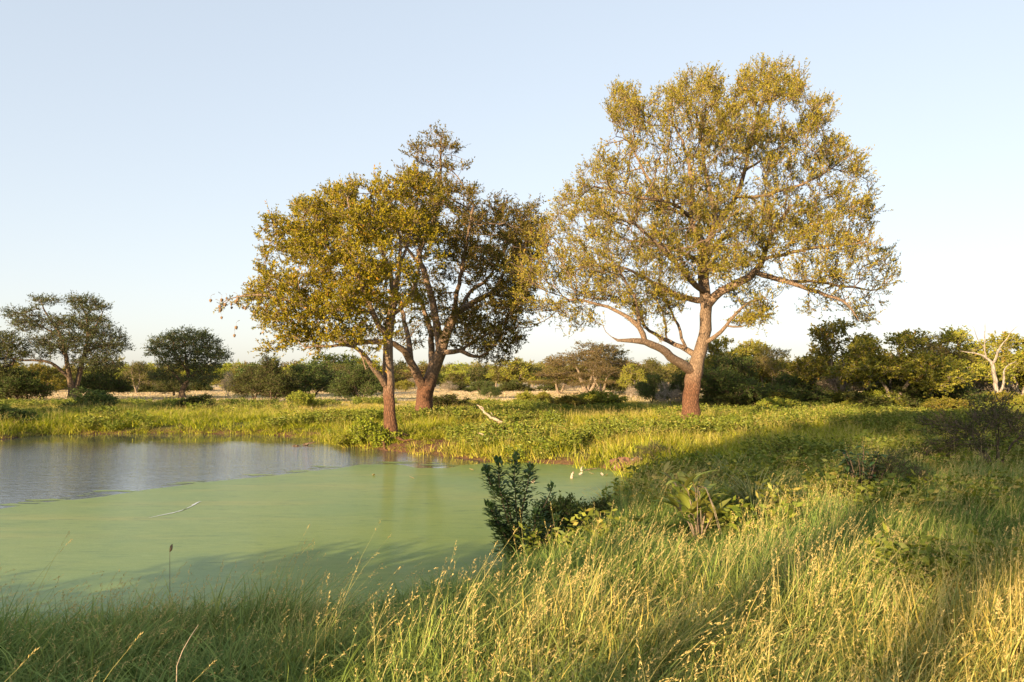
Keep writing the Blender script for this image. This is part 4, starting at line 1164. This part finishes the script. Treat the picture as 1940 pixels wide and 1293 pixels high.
def perp(x, y):   # distance across the light's direction, negative to the left
    return x * math.cos(R(SUN_AZ)) - y * math.sin(R(SUN_AZ))

PLANTS = [(*ground_at(985, 1075)[:2], .5), (*ground_at(1325, 1035)[:2], .6), (*ground_at(1635, 965)[:2], .5), (*ground_at(1885, 905)[:2], 1.0), (*ground_at(1430, 985)[:2], .5), (*ground_at(1385, 935)[:2], .5), (*ground_at(1690, 945)[:2], .4), (*ground_at(1075, 1040)[:2], .4), (*ground_at(1135, 1015)[:2], .35)]
def clear(x, y):
    """the grass is thinner and shorter round the feet of the bushes"""
    f = np.ones(len(x))
    for (px_, py_, r_) in PLANTS:
        u = np.array([px_, py_]); u = u / np.linalg.norm(u)
        dx, dy = x - px_, y - py_
        al = dx * u[0] + dy * u[1]; ac = dx * u[1] - dy * u[0]
        inside = (np.abs(ac) < r_) & (al < .5) & (al > -1.5)
        f = np.where(inside, .42, f)
    return f

# near bank: tall grass with seed heads
prot = [clump(60, .15, .40 + .05 * (i % 3), .0055 + .0022 * (i % 3), i % 3, 300 + i, M['grass_near'], wind=(1.2, .3), seg=5, curl=1.2 + .4 * (i % 3), head=.75) for i in range(7)]
prot += [clump(36, .12, .38, .0052, 7, 320 + i, M['grass_near'], wind=(.8, .25), head=.8) for i in range(3)]
prot += [clump(24, .12, .42, .0065, 12, 340 + i, M['grass_near'], wind=(.9, .25), head=.75, lodged=1.0) for i in range(3)]
x, y = wedge(18500, 1.8, 15.5, 1.15, 1.6, 1.75)
s_ = pond_sd(x, y)
ok = (s_ > 0.12) & ~((y > 15.5))
x, y = x[ok], y[ok]; s_ = s_[ok]
dn = fbm(x * .8, y * .8, 41)
ok = rng.random(len(x)) < np.clip(0.55 + dn * .9, 0, 1)
x, y, s_ = x[ok], y[ok], s_[ok]
n = len(x)
patch = fbm(x * .35, y * .35, 43)
tint = np.clip(-.12 + 0.75 * (patch - .40) + 0.68 * np.clip((x + .4) / 3.5, 0, 1) * np.clip((9.5 - y) / 4, 0, 1) + (rng.random(n) - .5) * .3, 0, 1)  # dry patches, plus straw gold painted in where sunlight falls on the foreground
hs = np.clip(0.15 + 1.65 * fbm(x * .9, y * .9, 47), .42, 1.5) * np.clip(0.65 + s_ * 0.5, .65, 1)
hs *= np.where(y < 3.2, 0.85, 1.0)
scl = np.stack([1.1 + .3 * rng.random(n), 1.1 + .3 * rng.random(n), hs * (.8 + .5 * rng.random(n))], 1)
kind = np.where(rng.random(n) < 0.05 + 0.38 * tint, np.where(rng.random(n) < .55, 7, 10) + rng.integers(0, 3, n), rng.integers(0, 7, n))
lean = (rng.random((n, 2)) - .5) * .6
lean[:, 1] += 0.10 + 0.95 * np.clip(fbm(x * .55, y * .55, 49) - .38, 0, .5) * 1.6
hs *= clear(x, y)
scl[:, 2] *= clear(x, y)
scatter('tall_grass', prot, np.stack([x, y, hz(x, y)], 1), (rng.random(n) - .5) * 2.2, scl, kind, tint, lean,
        'tall seeding grass covering the near bank below the camera', 'grass')
print('near clumps', n)

# middle: lush meadow grass and leafy weeds
prot = [clump(34, .22, .40, .013, 2 + i % 2, 400 + i, M['grass_mid'], seg=4, curl=1.2 + .4 * (i % 3)) for i in range(5)]
x, y = wedge(34000, 13.5, 62, 1.12, 3)
s_ = pond_sd(x, y)
ok = (s_ > -0.30)
e = np.hypot((x - pe[0]) / 2.0, (y - pe[1]) / 0.9)
ok &= (e > 1) | (rng.random(len(x)) < .12)
x, y, s_ = x[ok], y[ok], s_[ok]
dn = fbm(x * .3, y * .3, 51)
ok = rng.random(len(x)) < np.clip(0.35 + dn * 1.1, 0, 1); x, y, s_ = x[ok], y[ok], s_[ok]
n = len(x)
tint = np.clip(-0.1 + 1.1 * (fbm(x * .16, y * .16, 53) - .3) + .8 * straw_zone(x, y) + (rng.random(n) - .5) * .25 + 0.25 * np.clip(1 - s_ / .8, 0, 1), 0, 1)
hs = (0.10 + 0.9 * fbm(x * .35, y * .35, 57) + 1.1 * (fbm(x * 1.1, y * 1.1, 58) - .3)).clip(.25, 1.5) * clear(x, y) * np.where(straw_zone(x, y) > .4, .55, 1.0)
scl = np.stack([1.3 + .4 * rng.random(n), 1.3 + .4 * rng.random(n), hs * (.8 + .5 * rng.random(n))], 1)
scatter('meadow_grass', prot, np.stack([x, y, np.maximum(hz(x, y), -.56)], 1), rng.random(n) * 6.28, scl, rng.integers(0, 5, n), tint, (rng.random((n, 2)) - .5) * .6,
        'lush yellow green meadow grass beyond and beside the pond', 'grass')
print('mid clumps', n)
prot = [clump(3, .18, .30, .014, 14, 450 + i, M['forb'], forb=True, head=1.3) for i in range(4)]
x, y = wedge(9000, 7, 58, 1.12, 3, 1.9)
s_ = pond_sd(x, y); w_ = fbm(x * .22, y * .22, 61)
ok = (s_ > 0.12) & (w_ + .15 * rng.random(len(x)) > 0.66)
x, y = x[ok], y[ok]; n = len(x)
hs = .8 + .6 * rng.random(n)
scatter('leafy_weeds', prot, np.stack([x, y, hz(x, y)], 1), rng.random(n) * 6.28, np.stack([1.3 * hs, 1.3 * hs, hs * 1.25], 1), rng.integers(0, 4, n), .5 * rng.random(n), None,
        'patches of low leafy weeds among the meadow grass', 'weeds')
print('weeds', n)

# far: straw field
prot = [clump(20, .35, .34, .03, 0, 500 + i, M['grass_far'], seg=3) for i in range(4)]
x, y = wedge(24000, 46, 150, 1.1, 4, 1.5)
n = len(x)
z_ = straw_zone(x, y)
tint = np.clip(z_ * .95 + (rng.random(n) - .5) * .25 - .35 * (fbm(x * .06, y * .06, 71) > .62), 0, 1)
hs = np.where(z_ > .5, .7, 1.0) * (.6 + .7 * rng.random(n))
scatter('straw_grass', prot, np.stack([x, y, hz(x, y)], 1), rng.random(n) * 6.28, np.stack([1.6 + .8 * rng.random(n), 1.6 + .8 * rng.random(n), hs], 1), rng.integers(0, 4, n), tint, None,
        'dry pale straw grass of the open field behind the trees', 'grass')

# the wood that goes on behind the individual trees
prot = []
for i, (root, ch) in enumerate(FARK):
    # one mesh with both materials: trunk and crown together
    dg = bpy.data.objects.new('wood', ch[1].data); prot.append(dg)
n = 1500
y = 205 + 500 * rng.random(n) ** 1.4; x = (rng.random(n) * 2 - 1) * (y * .75 + 10)
sc = .95 + .55 * rng.random(n); sc *= 1 + (y - 205) / 900
scatter('distant_woodland', prot, np.stack([x, y, hz(x, y) - .2], 1), rng.random(n) * 6.28, sc * 1.0, rng.integers(0, 6, n), np.zeros(n), None,
        'distant olive bushveld closing off the horizon', 'woodland')

# ------------------------------------------------------------ the bare white tree
b = ground_at(1893, 777); Y = b[1]
sk = Skel()
P, rr = L3([(1893, 773, 0, .24), (1890, 750, 0, .2), (1886, 725, 0, .18), (1882, 702, 0, .17), (1880, 690, 0, .15)], Y); P[0] = b
sk.limb(P, rr, .25, start=True)
for l in ([(1881, 692, 0, .13), (1871, 680, 0, .11), (1863, 672, 0, .09), (1850, 669, .2, .06), (1830, 667, .3, .03), (1823, 664, .3, .012)],
          [(1880, 690, 0, .13), (1887, 678, -.1, .10), (1887, 664, -.1, .08), (1896, 652, -.2, .06), (1905, 638, -.3, .045), (1912, 626, -.3, .03), (1924, 617, -.3, .012)],
          [(1871, 680, 0, .08), (1867, 662, .1, .06), (1867, 645, .1, .05), (1869, 630, .2, .04), (1870, 611, .2, .015)],
          [(1867, 660, .1, .05), (1855, 650, 0, .04), (1847, 640, -.1, .03), (1846, 625, -.2, .02), (1838, 617, -.2, .01)],
          [(1890, 750, 0, .13), (1896, 735, -.2, .11), (1897, 715, -.3, .09), (1894, 700, -.3, .07), (1905, 690, -.4, .04), (1918, 684, -.4, .015)],
          [(1893, 655, -.2, .02), (1910, 664, -.2, .012)], [(1905, 640, -.3, .02), (1908, 628, -.1, .012), (1906, 620, 0, .008)],
          [(1871, 640, .1, .018), (1877, 634, .1, .012), (1879, 632, .1, .006)], [(1887, 680, 0, .03), (1898, 678, 0, .02), (1903, 673, 0, .01)],
          [(1850, 669, .2, .02), (1842, 660, .2, .012), (1838, 657, .2, .007)], [(1912, 626, -.3, .015), (1918, 629, -.3, .01), (1922, 627, -.3, .006)]):
    P, rr = L3(l, Y); sk.limb(P, rr, .22)
sk.r[:sk.n] *= .68
sk.radii(.007)
build_tree('dead_tree', b, sk, None, None, bark_mat('bark_grey', (0.27, 0.235, 0.20), (0.46, 0.41, 0.36), 9, bump=.3), 'bare white dead tree with raised forked limbs near the right edge', rough=.08)

# ------------------------------------------------------------ foreground plants with separate leaves
def leaf_shape(L, W, curve, n=4):
    """a broad leaf: midrib folded, tip bent down"""
    V = []; 
    for i in range(n + 1):
        t = i / n; w = W * math.sin(math.pi * min(1, t * 0.9 + 0.07)) ** .8 * .5
        z = -curve * L * t * t
        V += [(-w, L * t, z + w * .35), (0, L * t, z), (w, L * t, z + w * .35)]
    F = []
    for i in range(n):
        a = i * 3; F += [(a, a + 1, a + 4, a + 3), (a + 1, a + 2, a + 5, a + 4)]
    return np.array(V), np.array(F)

def leafy_plant(name, base, stems, leaves, mat, barkm, label, cat, shapes):
    root = empty(name, base, label, cat)
    for pts, rad in stems:
        v, f = tube(pts, rad, 6); new_mesh('stem', v, f, barkm, root, smooth=True)
    protos = [None] * len(shapes)
    if len(leaves) > 290:
        # the smaller ones past the first 290 are one joined part
        random.Random(5).shuffle(leaves)
        BV, BF, BR, o_ = [], [], [], 0
        for (p, d, s, k) in leaves[290:]:
            v, f = leaf_shape(*shapes[k], n=2); m_ = np.array(Vector(d).normalized().to_track_quat('Y', 'Z').to_matrix())
            BV.append(v * s @ m_.T + np.array(p)); BF.append(f + o_); o_ += len(v); BR.append(np.full(len(v), random.random()))
        tag(new_mesh('small_leaves', np.vstack(BV), np.vstack(BF), mat, root, attrs={'rnd': np.concatenate(BR)}, smooth=True), kind='stuff')
        leaves = leaves[:290]
    for (p, d, s, k) in leaves:
        if protos[k] is None:
            v, f = leaf_shape(*shapes[k])
            o = new_mesh('leaf', v, f, mat, root, attrs={'rnd': np.full(len(v), 0.15 + .6 * k / max(1, len(shapes) - 1))}, smooth=True)
            protos[k] = o
        else:
            o = protos[k].copy(); COL.objects.link(o); o.parent = root
        d = Vector(d).normalized()
        o.location = p; o.scale = (s, s, s)
        q = d.to_track_quat('Y', 'Z'); e = q.to_euler(); 
        o.rotation_euler = e
    return root

g = random.Random(3)
base = ground_at(985, 1075)
YS = base[1]
def rel(px, py, dz=0): return Vector(at(px, py, YS) + np.array([0, dz, 0]) - base)
stems, leaves = [], []
shapes = [(.060, .036, .15), (.068, .038, .3), (.052, .036, .05), (.072, .034, .2)]
stem_px = [[(985, 1070), (975, 1020), (958, 970), (950, 930), (948, 885)], [(985, 1070), (982, 1010), (978, 960), (975, 920), (978, 880)], [(985, 1070), (965, 1030), (945, 990), (932, 965)],
           [(985, 1070), (975, 1010), (962, 955), (935, 930), (925, 900)], [(985, 1070), (985, 1015), (990, 970), (1000, 925), (1003, 900)], [(985, 1070), (1000, 1030), (1015, 990), (1030, 960), (1042, 930)], [(985, 1070), (1000, 1040), (1010, 1000), (1012, 975)], [(985, 1070), (1010, 1050), (1030, 1020), (1050, 985)], [(985, 1070), (1005, 1055), (1022, 1030), (1030, 1000)],
           [(985, 1070), (968, 1040), (955, 1010), (938, 1000)]]
for si, sp in enumerate(stem_px):
    dz = (g.random() - .5) * .5
    pts = [rel(px, py, dz * i / 4) for i, (px, py) in enumerate(sp)]
    pts[0] = Vector((0, 0, -.05))
    stems.append(([tuple(p) for p in pts], np.linspace(.013, .004, len(pts))))
    nleaf = [420, 420, 380, 340, 340, 130, 200, 170, 170, 330][si]
    for j in range(nleaf):
        t = .08 + .92 * (j + g.random()) / nleaf; q = t * (len(pts) - 1); k = min(len(pts) - 2, int(q)); p = pts[k].lerp(pts[k + 1], q - k)
        a = g.random() * 6.28
        d = Vector((math.cos(a), math.sin(a), .1 + .9 * g.random())) 
        if t > .93: d = Vector((g.gauss(0, .35), g.gauss(0, .35), 1))
        p = p + Vector((math.cos(a), math.sin(a), .1)) * g.random() * .22 * (1.2 - t)
        leaves.append((p, d, .7 + .6 * g.random(), g.randrange(4)))
leafy_plant('sapling', base, stems, leaves, M['leaf_sapling'], M['bark_dark'], 'dark upright leafy sapling rising from the grass in front of the duckweed', 'sapling', shapes).scale = (1.1, 1.1, 1.08)

base = ground_at(1325, 1035); YS = base[1]
stems, leaves = [], []
shapes = [(.36, .10, .35), (.32, .11, .15), (.28, .085, .6), (.26, .09, .25)]
for i in range(8):
    tx, ty = [(1262, 885), (1285, 900), (1305, 895), (1322, 930), (1345, 930), (1280, 950), (1352, 960), (1300, 955)][i]
    dz = (g.random() - .5) * .4
    pts = [Vector((0, 0, -.05)), rel(1325 + (tx - 1325) * .35, 1035 + (ty - 1035) * .45, dz * .5), rel(1325 + (tx - 1325) * .7, 1035 + (ty - 1035) * .8, dz), rel(tx, ty + 12, dz)]
    stems.append(([tuple(p) for p in pts], [.012, .010, .007, .005]))
    for j in range(11):
        t = .35 + .65 * j / 10; q = t * 3; k = min(2, int(q)); p = pts[k].lerp(pts[k + 1], q - k)
        out = (pts[3] - pts[1]).normalized(); a = g.random() * 6.28
        d = out * .8 + Vector((math.cos(a), math.sin(a), -.1 + .5 * g.random())) * .8
        leaves.append((p, d, .6 + .5 * g.random(), g.randrange(4)))
for i in range(9):
    a = g.random() * 6.28; L = .35 + .3 * g.random(); q0 = Vector((0, 0, .6 + .2 * g.random()))
    pts = [q0, q0 + Vector((math.cos(a) * L * .3, math.sin(a) * L * .3, .0)), q0 + Vector((math.cos(a) * L * .6, math.sin(a) * L * .6, -.22)), q0 + Vector((math.cos(a) * L * .85, math.sin(a) * L * .85, -.5))]
    stems.append(([tuple(p) for p in pts], [.004, .005, .004, .002]))
leafy_plant('broadleaf_plant', base, stems, leaves, M['leaf_strap'], M['bark_mid'], 'yellow green broad leaved plant with drooping dry brown stalks in the near grass', 'plant', shapes)

base = ground_at(1635, 965); YS = base[1]
stems, leaves = [], []
shapes = [(.11, .06, .2), (.13, .065, .4)]
for i in range(9):
    a = g.random() * 6.28; L = .2 + .3 * g.random(); h = .6 + .36 * g.random()
    pts = [Vector((0, 0, -.05)), Vector((math.cos(a) * L * .3, math.sin(a) * L * .3, h * .4)), Vector((math.cos(a) * L * .7, math.sin(a) * L * .7, h * .8)), Vector((math.cos(a) * L, math.sin(a) * L, h))]
    stems.append(([tuple(p) for p in pts], [.014, .012, .009, .005]))
    for j in range(24):
        t = .2 + .8 * g.random(); q = t * 3; k = min(2, int(q)); p = pts[k].lerp(pts[k + 1], q - k); b_ = g.random() * 6.28
        leaves.append((p, Vector((math.cos(b_), math.sin(b_), .5 * g.random())), .7 + .6 * g.random(), g.randrange(2)))
leafy_plant('sapling', base, stems, leaves, M['leaf_sapling'], M['bark_dark'], 'small dark leafy sapling in the shaded grass right of centre', 'sapling', shapes)

# twiggy dark shrubs at the right edge, in the shade
tw = local_tree('thornbush', 1.9, 1.3, [(.5, .2, .9, .05), (-.5, .1, 1.0, .05), (.1, -.4, .9, .045), (-.2, .4, 1.1, .05)], rlobes(16, 1.9, 1.25, .5, .42, .35, 61), 26, .16, M['leaf_dark'], M['bark_dark'], 'x', .05, nl=4, sl=.25, thr=.03, tip=.006, seed=61, lr=.6)
KIND['twiggy'] = tw
put('dark_shrub', 1075, 1040, 92, 'dark low leafy bush spreading right of the upright sapling', .9)
put('dark_shrub', 1135, 1015, 66, 'small dark weed clump farthest right of the upright sapling', 1.0)
put('twiggy', 1885, 905, 150, 'large dark twiggy thornbush in the shaded grass at the right edge', 1.2)
put('twiggy', 1690, 945, 90, 'little dark twiggy thornbush beside the shaded sapling', 1.2)
put('twiggy', 1490, 868, 24, 'low twiggy thornbush on the sunny side of the shade line', 1.6)
put('twiggy', 1240, 870, 34, 'dark twiggy thornbush on the bank above the red clods', 1.5)

# big arching tussock
def tussock(base, label, n=170, L=.85):
    gg = np.random.default_rng(int(base[0] * 100) % 1000)
    V, F, RN = [], [], []; off = 0
    for i in range(n):
        a = gg.random() * 6.283; l = L * (.6 + .6 * gg.random()); ang = .1 + .5 * gg.random(); c = 1.2 + 1.4 * gg.random()
        d = np.array([math.cos(a), math.sin(a)]); s = np.array([-d[1], d[0], 0]); p = np.array([d[0] * .1 * gg.random(), d[1] * .1 * gg.random(), -.03]); r0 = gg.random()
        for k in range(7):
            w = .006 * (1 - (k / 6) ** 2) + .0008
            V += [p - s * w, p + s * w]; RN += [r0, r0]
            p = p + np.array([d[0] * math.sin(ang), d[1] * math.sin(ang), math.cos(ang)]) * l / 6; ang += c / 6
        for k in range(6): F.append((off + 2 * k, off + 2 * k + 1, off + 2 * k + 3, off + 2 * k + 2))
        off += 14
    o = new_mesh('grass_tussock', np.array(V), np.array(F), M['tussock'], attrs={'rnd': RN, 'dry': np.zeros(len(V))})
    o.location = base
    return tag(o, label, 'tussock')
M['tussock'] = grass_mat('tussock', (.06, .09, .02), (.28, .27, .11), (.4, .3, .12), (.4, .3, .12))
tussock(ground_at(1430, 985), 'big fountain shaped grass tussock with arching blades right of the broadleaf plant', 260, 1.15)
tussock(ground_at(1385, 935), 'smaller arching grass tussock behind the broadleaf plant', 160, 1.0)
tussock(ground_at(345, 1150), 'dark arching grass tussock standing out against the duckweed on the near left', 150, .6)
tussock(ground_at(150, 1170), 'arching grass tussock in the near left corner by the duckweed', 110, .55)

# ------------------------------------------------------------ dead wood, clods, floating bits
def dead_branch(pts_px, rad, label, name='fallen_branch', lift=.15, side=None, z=None, mat='dead_wood', cat='branch'):
    base = ground_at(*pts_px[0]) if z is None else on_plane(*pts_px[0], z=z)
    V, F, off = [], [], 0
    def add(path, r0):
        nonlocal off
        P = []
        for i, (px, py, dh) in enumerate(path):
            q = at(px, py, base[1]); P.append(q - base + np.array([(random.random() - .5) * .03, dh, 0]))
        P = np.array(P); t = np.linspace(0, 1, len(P) * 4); tt = np.linspace(0, 1, len(P))
        PP = np.stack([np.interp(t, tt, P[:, a]) for a in range(3)], 1) + (rng.random((len(t), 3)) - .5) * r0 * .6
        v, f = tube(PP, np.linspace(r0, r0 * .35, len(t)), 7, .25); V.append(v); F.append(f + off); off += len(v)
    add([(p[0], p[1], p[2] if len(p) > 2 else 0) for p in [(*q, 0) if len(q) == 2 else q for q in pts_px]], rad)
    for s in side or []: add(s, rad * .5)
    o = new_mesh(name, np.vstack(V), np.vstack(F), M[mat], smooth=True); o.location = base
    return tag(o, label, cat)
dead_branch([(970, 816), (956, 803), (942, 797), (928, 790), (916, 780), (908, 770)], .075, 'pale forked dead branch leaning in the meadow right of the pond trees', side=[[(916, 780, 0), (914, 773, .1), (903, 768, .2)], [(942, 797, 0), (934, 790, .2), (930, 783, .3)]])
dead_branch([(938, 850), (930, 836), (920, 826), (908, 820)], .05, 'short grey dead stick half hidden in grass above the log on the bank')
dead_branch([(925, 850), (945, 843), (962, 836), (972, 833)], .07, 'weathered log lying on the right bank of the pond', 'log', cat='log')
dead_branch([(1060, 778), (1048, 770), (1035, 775), (1052, 772)], .06, 'fallen dead branch lying by the pair of small bushes', side=[[(1048, 772, 0), (1062, 762, .3), (1072, 757, .4)]])
dead_branch([(1168, 886), (1185, 878), (1200, 872), (1216, 868)], .085, 'short dark log among the red clods at the end of the pond', 'log', cat='log')
dead_branch([(810, 861), (835, 857), (852, 852), (862, 850)], .05, 'thin dark root like branch on the bare earth bank', mat='bark_dark')
dead_branch([(575, 844), (588, 840), (598, 838)], .045, 'small dark stick poking out of the open water', 'floating_stick', z=-.5, mat='bark_dark', cat='stick')
dead_branch([(556, 846), (562, 845), (569, 847)], .05, 'tiny dark lump of driftwood on the open water', 'floating_stick', z=-.5, mat='bark_dark', cat='stick')
dead_branch([(1084, 907), (1084, 899), (1086, 893)], .035, 'upright pinkish stub standing in the duckweed', 'stub', z=-.5, cat='stick')
dead_branch([(1101, 893), (1100, 888), (1104, 884)], .03, 'second upright pinkish stub, farther back in the duckweed', 'stub', z=-.5, cat='stick')
dead_branch([(1107, 892), (1120, 889), (1134, 887)], .02, 'dark thin stick lying flat in the duckweed by the stubs', 'floating_stick', z=-.5, mat='bark_dark', cat='stick')

def clod(p, s, label, grp):
    g_ = np.random.default_rng(int(abs(p[0] * 997)) % 10007)
    V = []; k = 9; rings = 6
    for i in range(rings + 1):
        th = math.pi * i / rings
        for j in range(k):
            a = j / k * 2 * math.pi
            r = 1 + .75 * (g_.random() - .5)
            V.append((math.sin(th) * math.cos(a) * r, math.sin(th) * math.sin(a) * r * .8, math.cos(th) * r * .7))
    F = np.array([(i * k + j, i * k + (j + 1) % k, (i + 1) * k + (j + 1) % k, (i + 1) * k + j) for i in range(rings) for j in range(k)])
    o = new_mesh('earth_clod', np.array(V) * s, F, M['clod']); o.location = p
    return tag(o, label, 'clod', grp)
for i, (px, py, s, lb) in enumerate([(1152, 889, .20, 'leftmost red earth clod at the very tip of the pond'), (1163, 884, .26, 'upright red clod second from the left at the pond tip'), (1174, 890, .22, 'dark streaked clod in the middle of the pile at the pond tip'),
                       (1185, 884, .30, 'largest clod of the red earth pile at the pond tip'), (1197, 888, .22, 'clod near the right end of the pile, touching the log'), (1206, 880, .22, 'clod behind the dark log at the pond tip'), (1176, 878, .20, 'topmost clod of the red earth pile')]):
    p = ground_at(px, py); p[2] += s * .3
    clod(p, s * .62, lb, 'red earth clods at the end of the pond')

for i, (px, py, lb) in enumerate([(1010, 914, 'pinkish leaf floating nearest the sapling top'), (1120, 898, 'pale leaf floating right of the stubs'), (1140, 900, 'pale leaf floating close to the red clods'), (1100, 899, 'pale leaf floating just below the farther stub'),
                                  (780, 906, 'tan leaf floating alone in the reflection of the V forked trunk'), (708, 901, 'whitish leaf floating left in the reflection of the waterside trunk'), (893, 891, 'pale leaf floating on the duckweed right of the open gap'), (1150, 901, 'pale leaf floating at the pond tip')]):
    p = on_plane(px, py, z=-.485); v, f = leaf_shape(.15, .08, -.25)
    v = v - np.array([0, .075, 0])
    o = new_mesh('floating_leaf', v, f, M['debris'], smooth=True); o.location = p; o.rotation_euler = (.15, .1, random.random() * 6)
    tag(o, lb, 'leaf', 'leaves floating on the duckweed')

# long bent straw and the single seed stalk of the near left
base = ground_at(338, 1292); 
st = np.array([at(335, 1262, 4.2), at(345, 1235, 4.25), at(360, 1208, 4.3), at(376, 1184, 4.35)])
v, f = tube(st - st[0] + 0, [.004, .0035, .003, .002], 5)
root0 = st[0].copy(); low = hz(root0[0], root0[1])[0]
v, f = tube(np.vstack([[0, 0, 0], (st - np.array([root0[0], root0[1], low]))]), [.0028, .0026, .0024, .002, .001], 5)
o = new_mesh('straw_stalk', v, f, M['debris'], smooth=True); o.location = (root0[0], root0[1], low)
tag(o, 'single long pale straw stalk leaning right in the near left grass', 'grass stalk')
p = at(322, 1035, 7.9); zb = hz(p[0], p[1])[0]
hh = p[2] - zb
v, f = tube([(0, 0, -.05), (.01, 0, hh * .5), (0, 0, hh * .95)], [.004, .003, .002], 5)
root = empty('seed_stalk', (p[0], p[1], zb), 'thin upright stalk with a dark seed head standing clear above the near left grass', 'grass stalk')
new_mesh('stalk', v, f, M['bark_mid'], root)
v, f = tube([(0, 0, hh * .95), (.01, 0, hh * .97), (.015, 0, hh), (.022, 0, hh + .02)], [.004, .014, .013, .003], 6); new_mesh('seed_head', v, f, M['bark_dark'], root)

# ------------------------------------------------------------ trees behind the viewer: they cast the shade on the near bank
SD = np.array([math.sin(R(SUN_AZ)), math.cos(R(SUN_AZ))]); SP = np.array([math.cos(R(SUN_AZ)), -math.sin(R(SUN_AZ))])
def behind(src, w, s, rz, sc, label):
    p = SP * w + SD * s
    zz = hz(p[0], p[1])[0]
    copy_thing(src[0], src[1], (p[0], p[1], zz), rz, sc, label)
behind(KIND['dark_bush'], -6.4, -4.6, .3, (1.25, 1.25, .62), 'round bush behind the viewer on the left')
behind(KIND['dark_bush2'], -10.4, -7.0, 1.3, (1.1, 1.1, .45), 'broad bush behind the viewer, farther left')
lob = []
gg = random.Random(12)
for i in range(54):
    xx = -5.0 + 10.5 * gg.random(); top = 11.0 + 3.2 * min(1, (xx + 5) / 2.5) + .55 * (xx + 5); zz = 8.6 + (top - 8.6) * gg.random()
    lob.append((xx, (gg.random() - .5) * 6, zz, 1.3, 1.0))
shade_tree = local_tree('savanna_tree', 16, 5, [(.8, .3, 9, .4), (-2.2, .5, 9.5, .3), (2.6, -.5, 9.5, .3)], lob, 3.2, .55, M['leaf_olive'], M['bark'], 'tall dense crowned tree behind the viewer', .30, nl=9, sl=.7, tip=.02, thr=.09, seed=77)
rng = np.random.default_rng(5)
p = SP * -2.8 + SD * -28
shade_tree[0].location = (p[0], p[1], hz(p[0], p[1])[0]); shade_tree[0].rotation_euler = (0, 0, -R(SUN_AZ))
p = (-37.0, 25.0); p = (p[0], p[1], hz(*p)[0])
copy_thing(KIND['dark_bush2'][0], KIND['dark_bush2'][1], p, 1.0, (1.6, 1.6, 1.9), 'dense tree on the bank beyond the left edge')
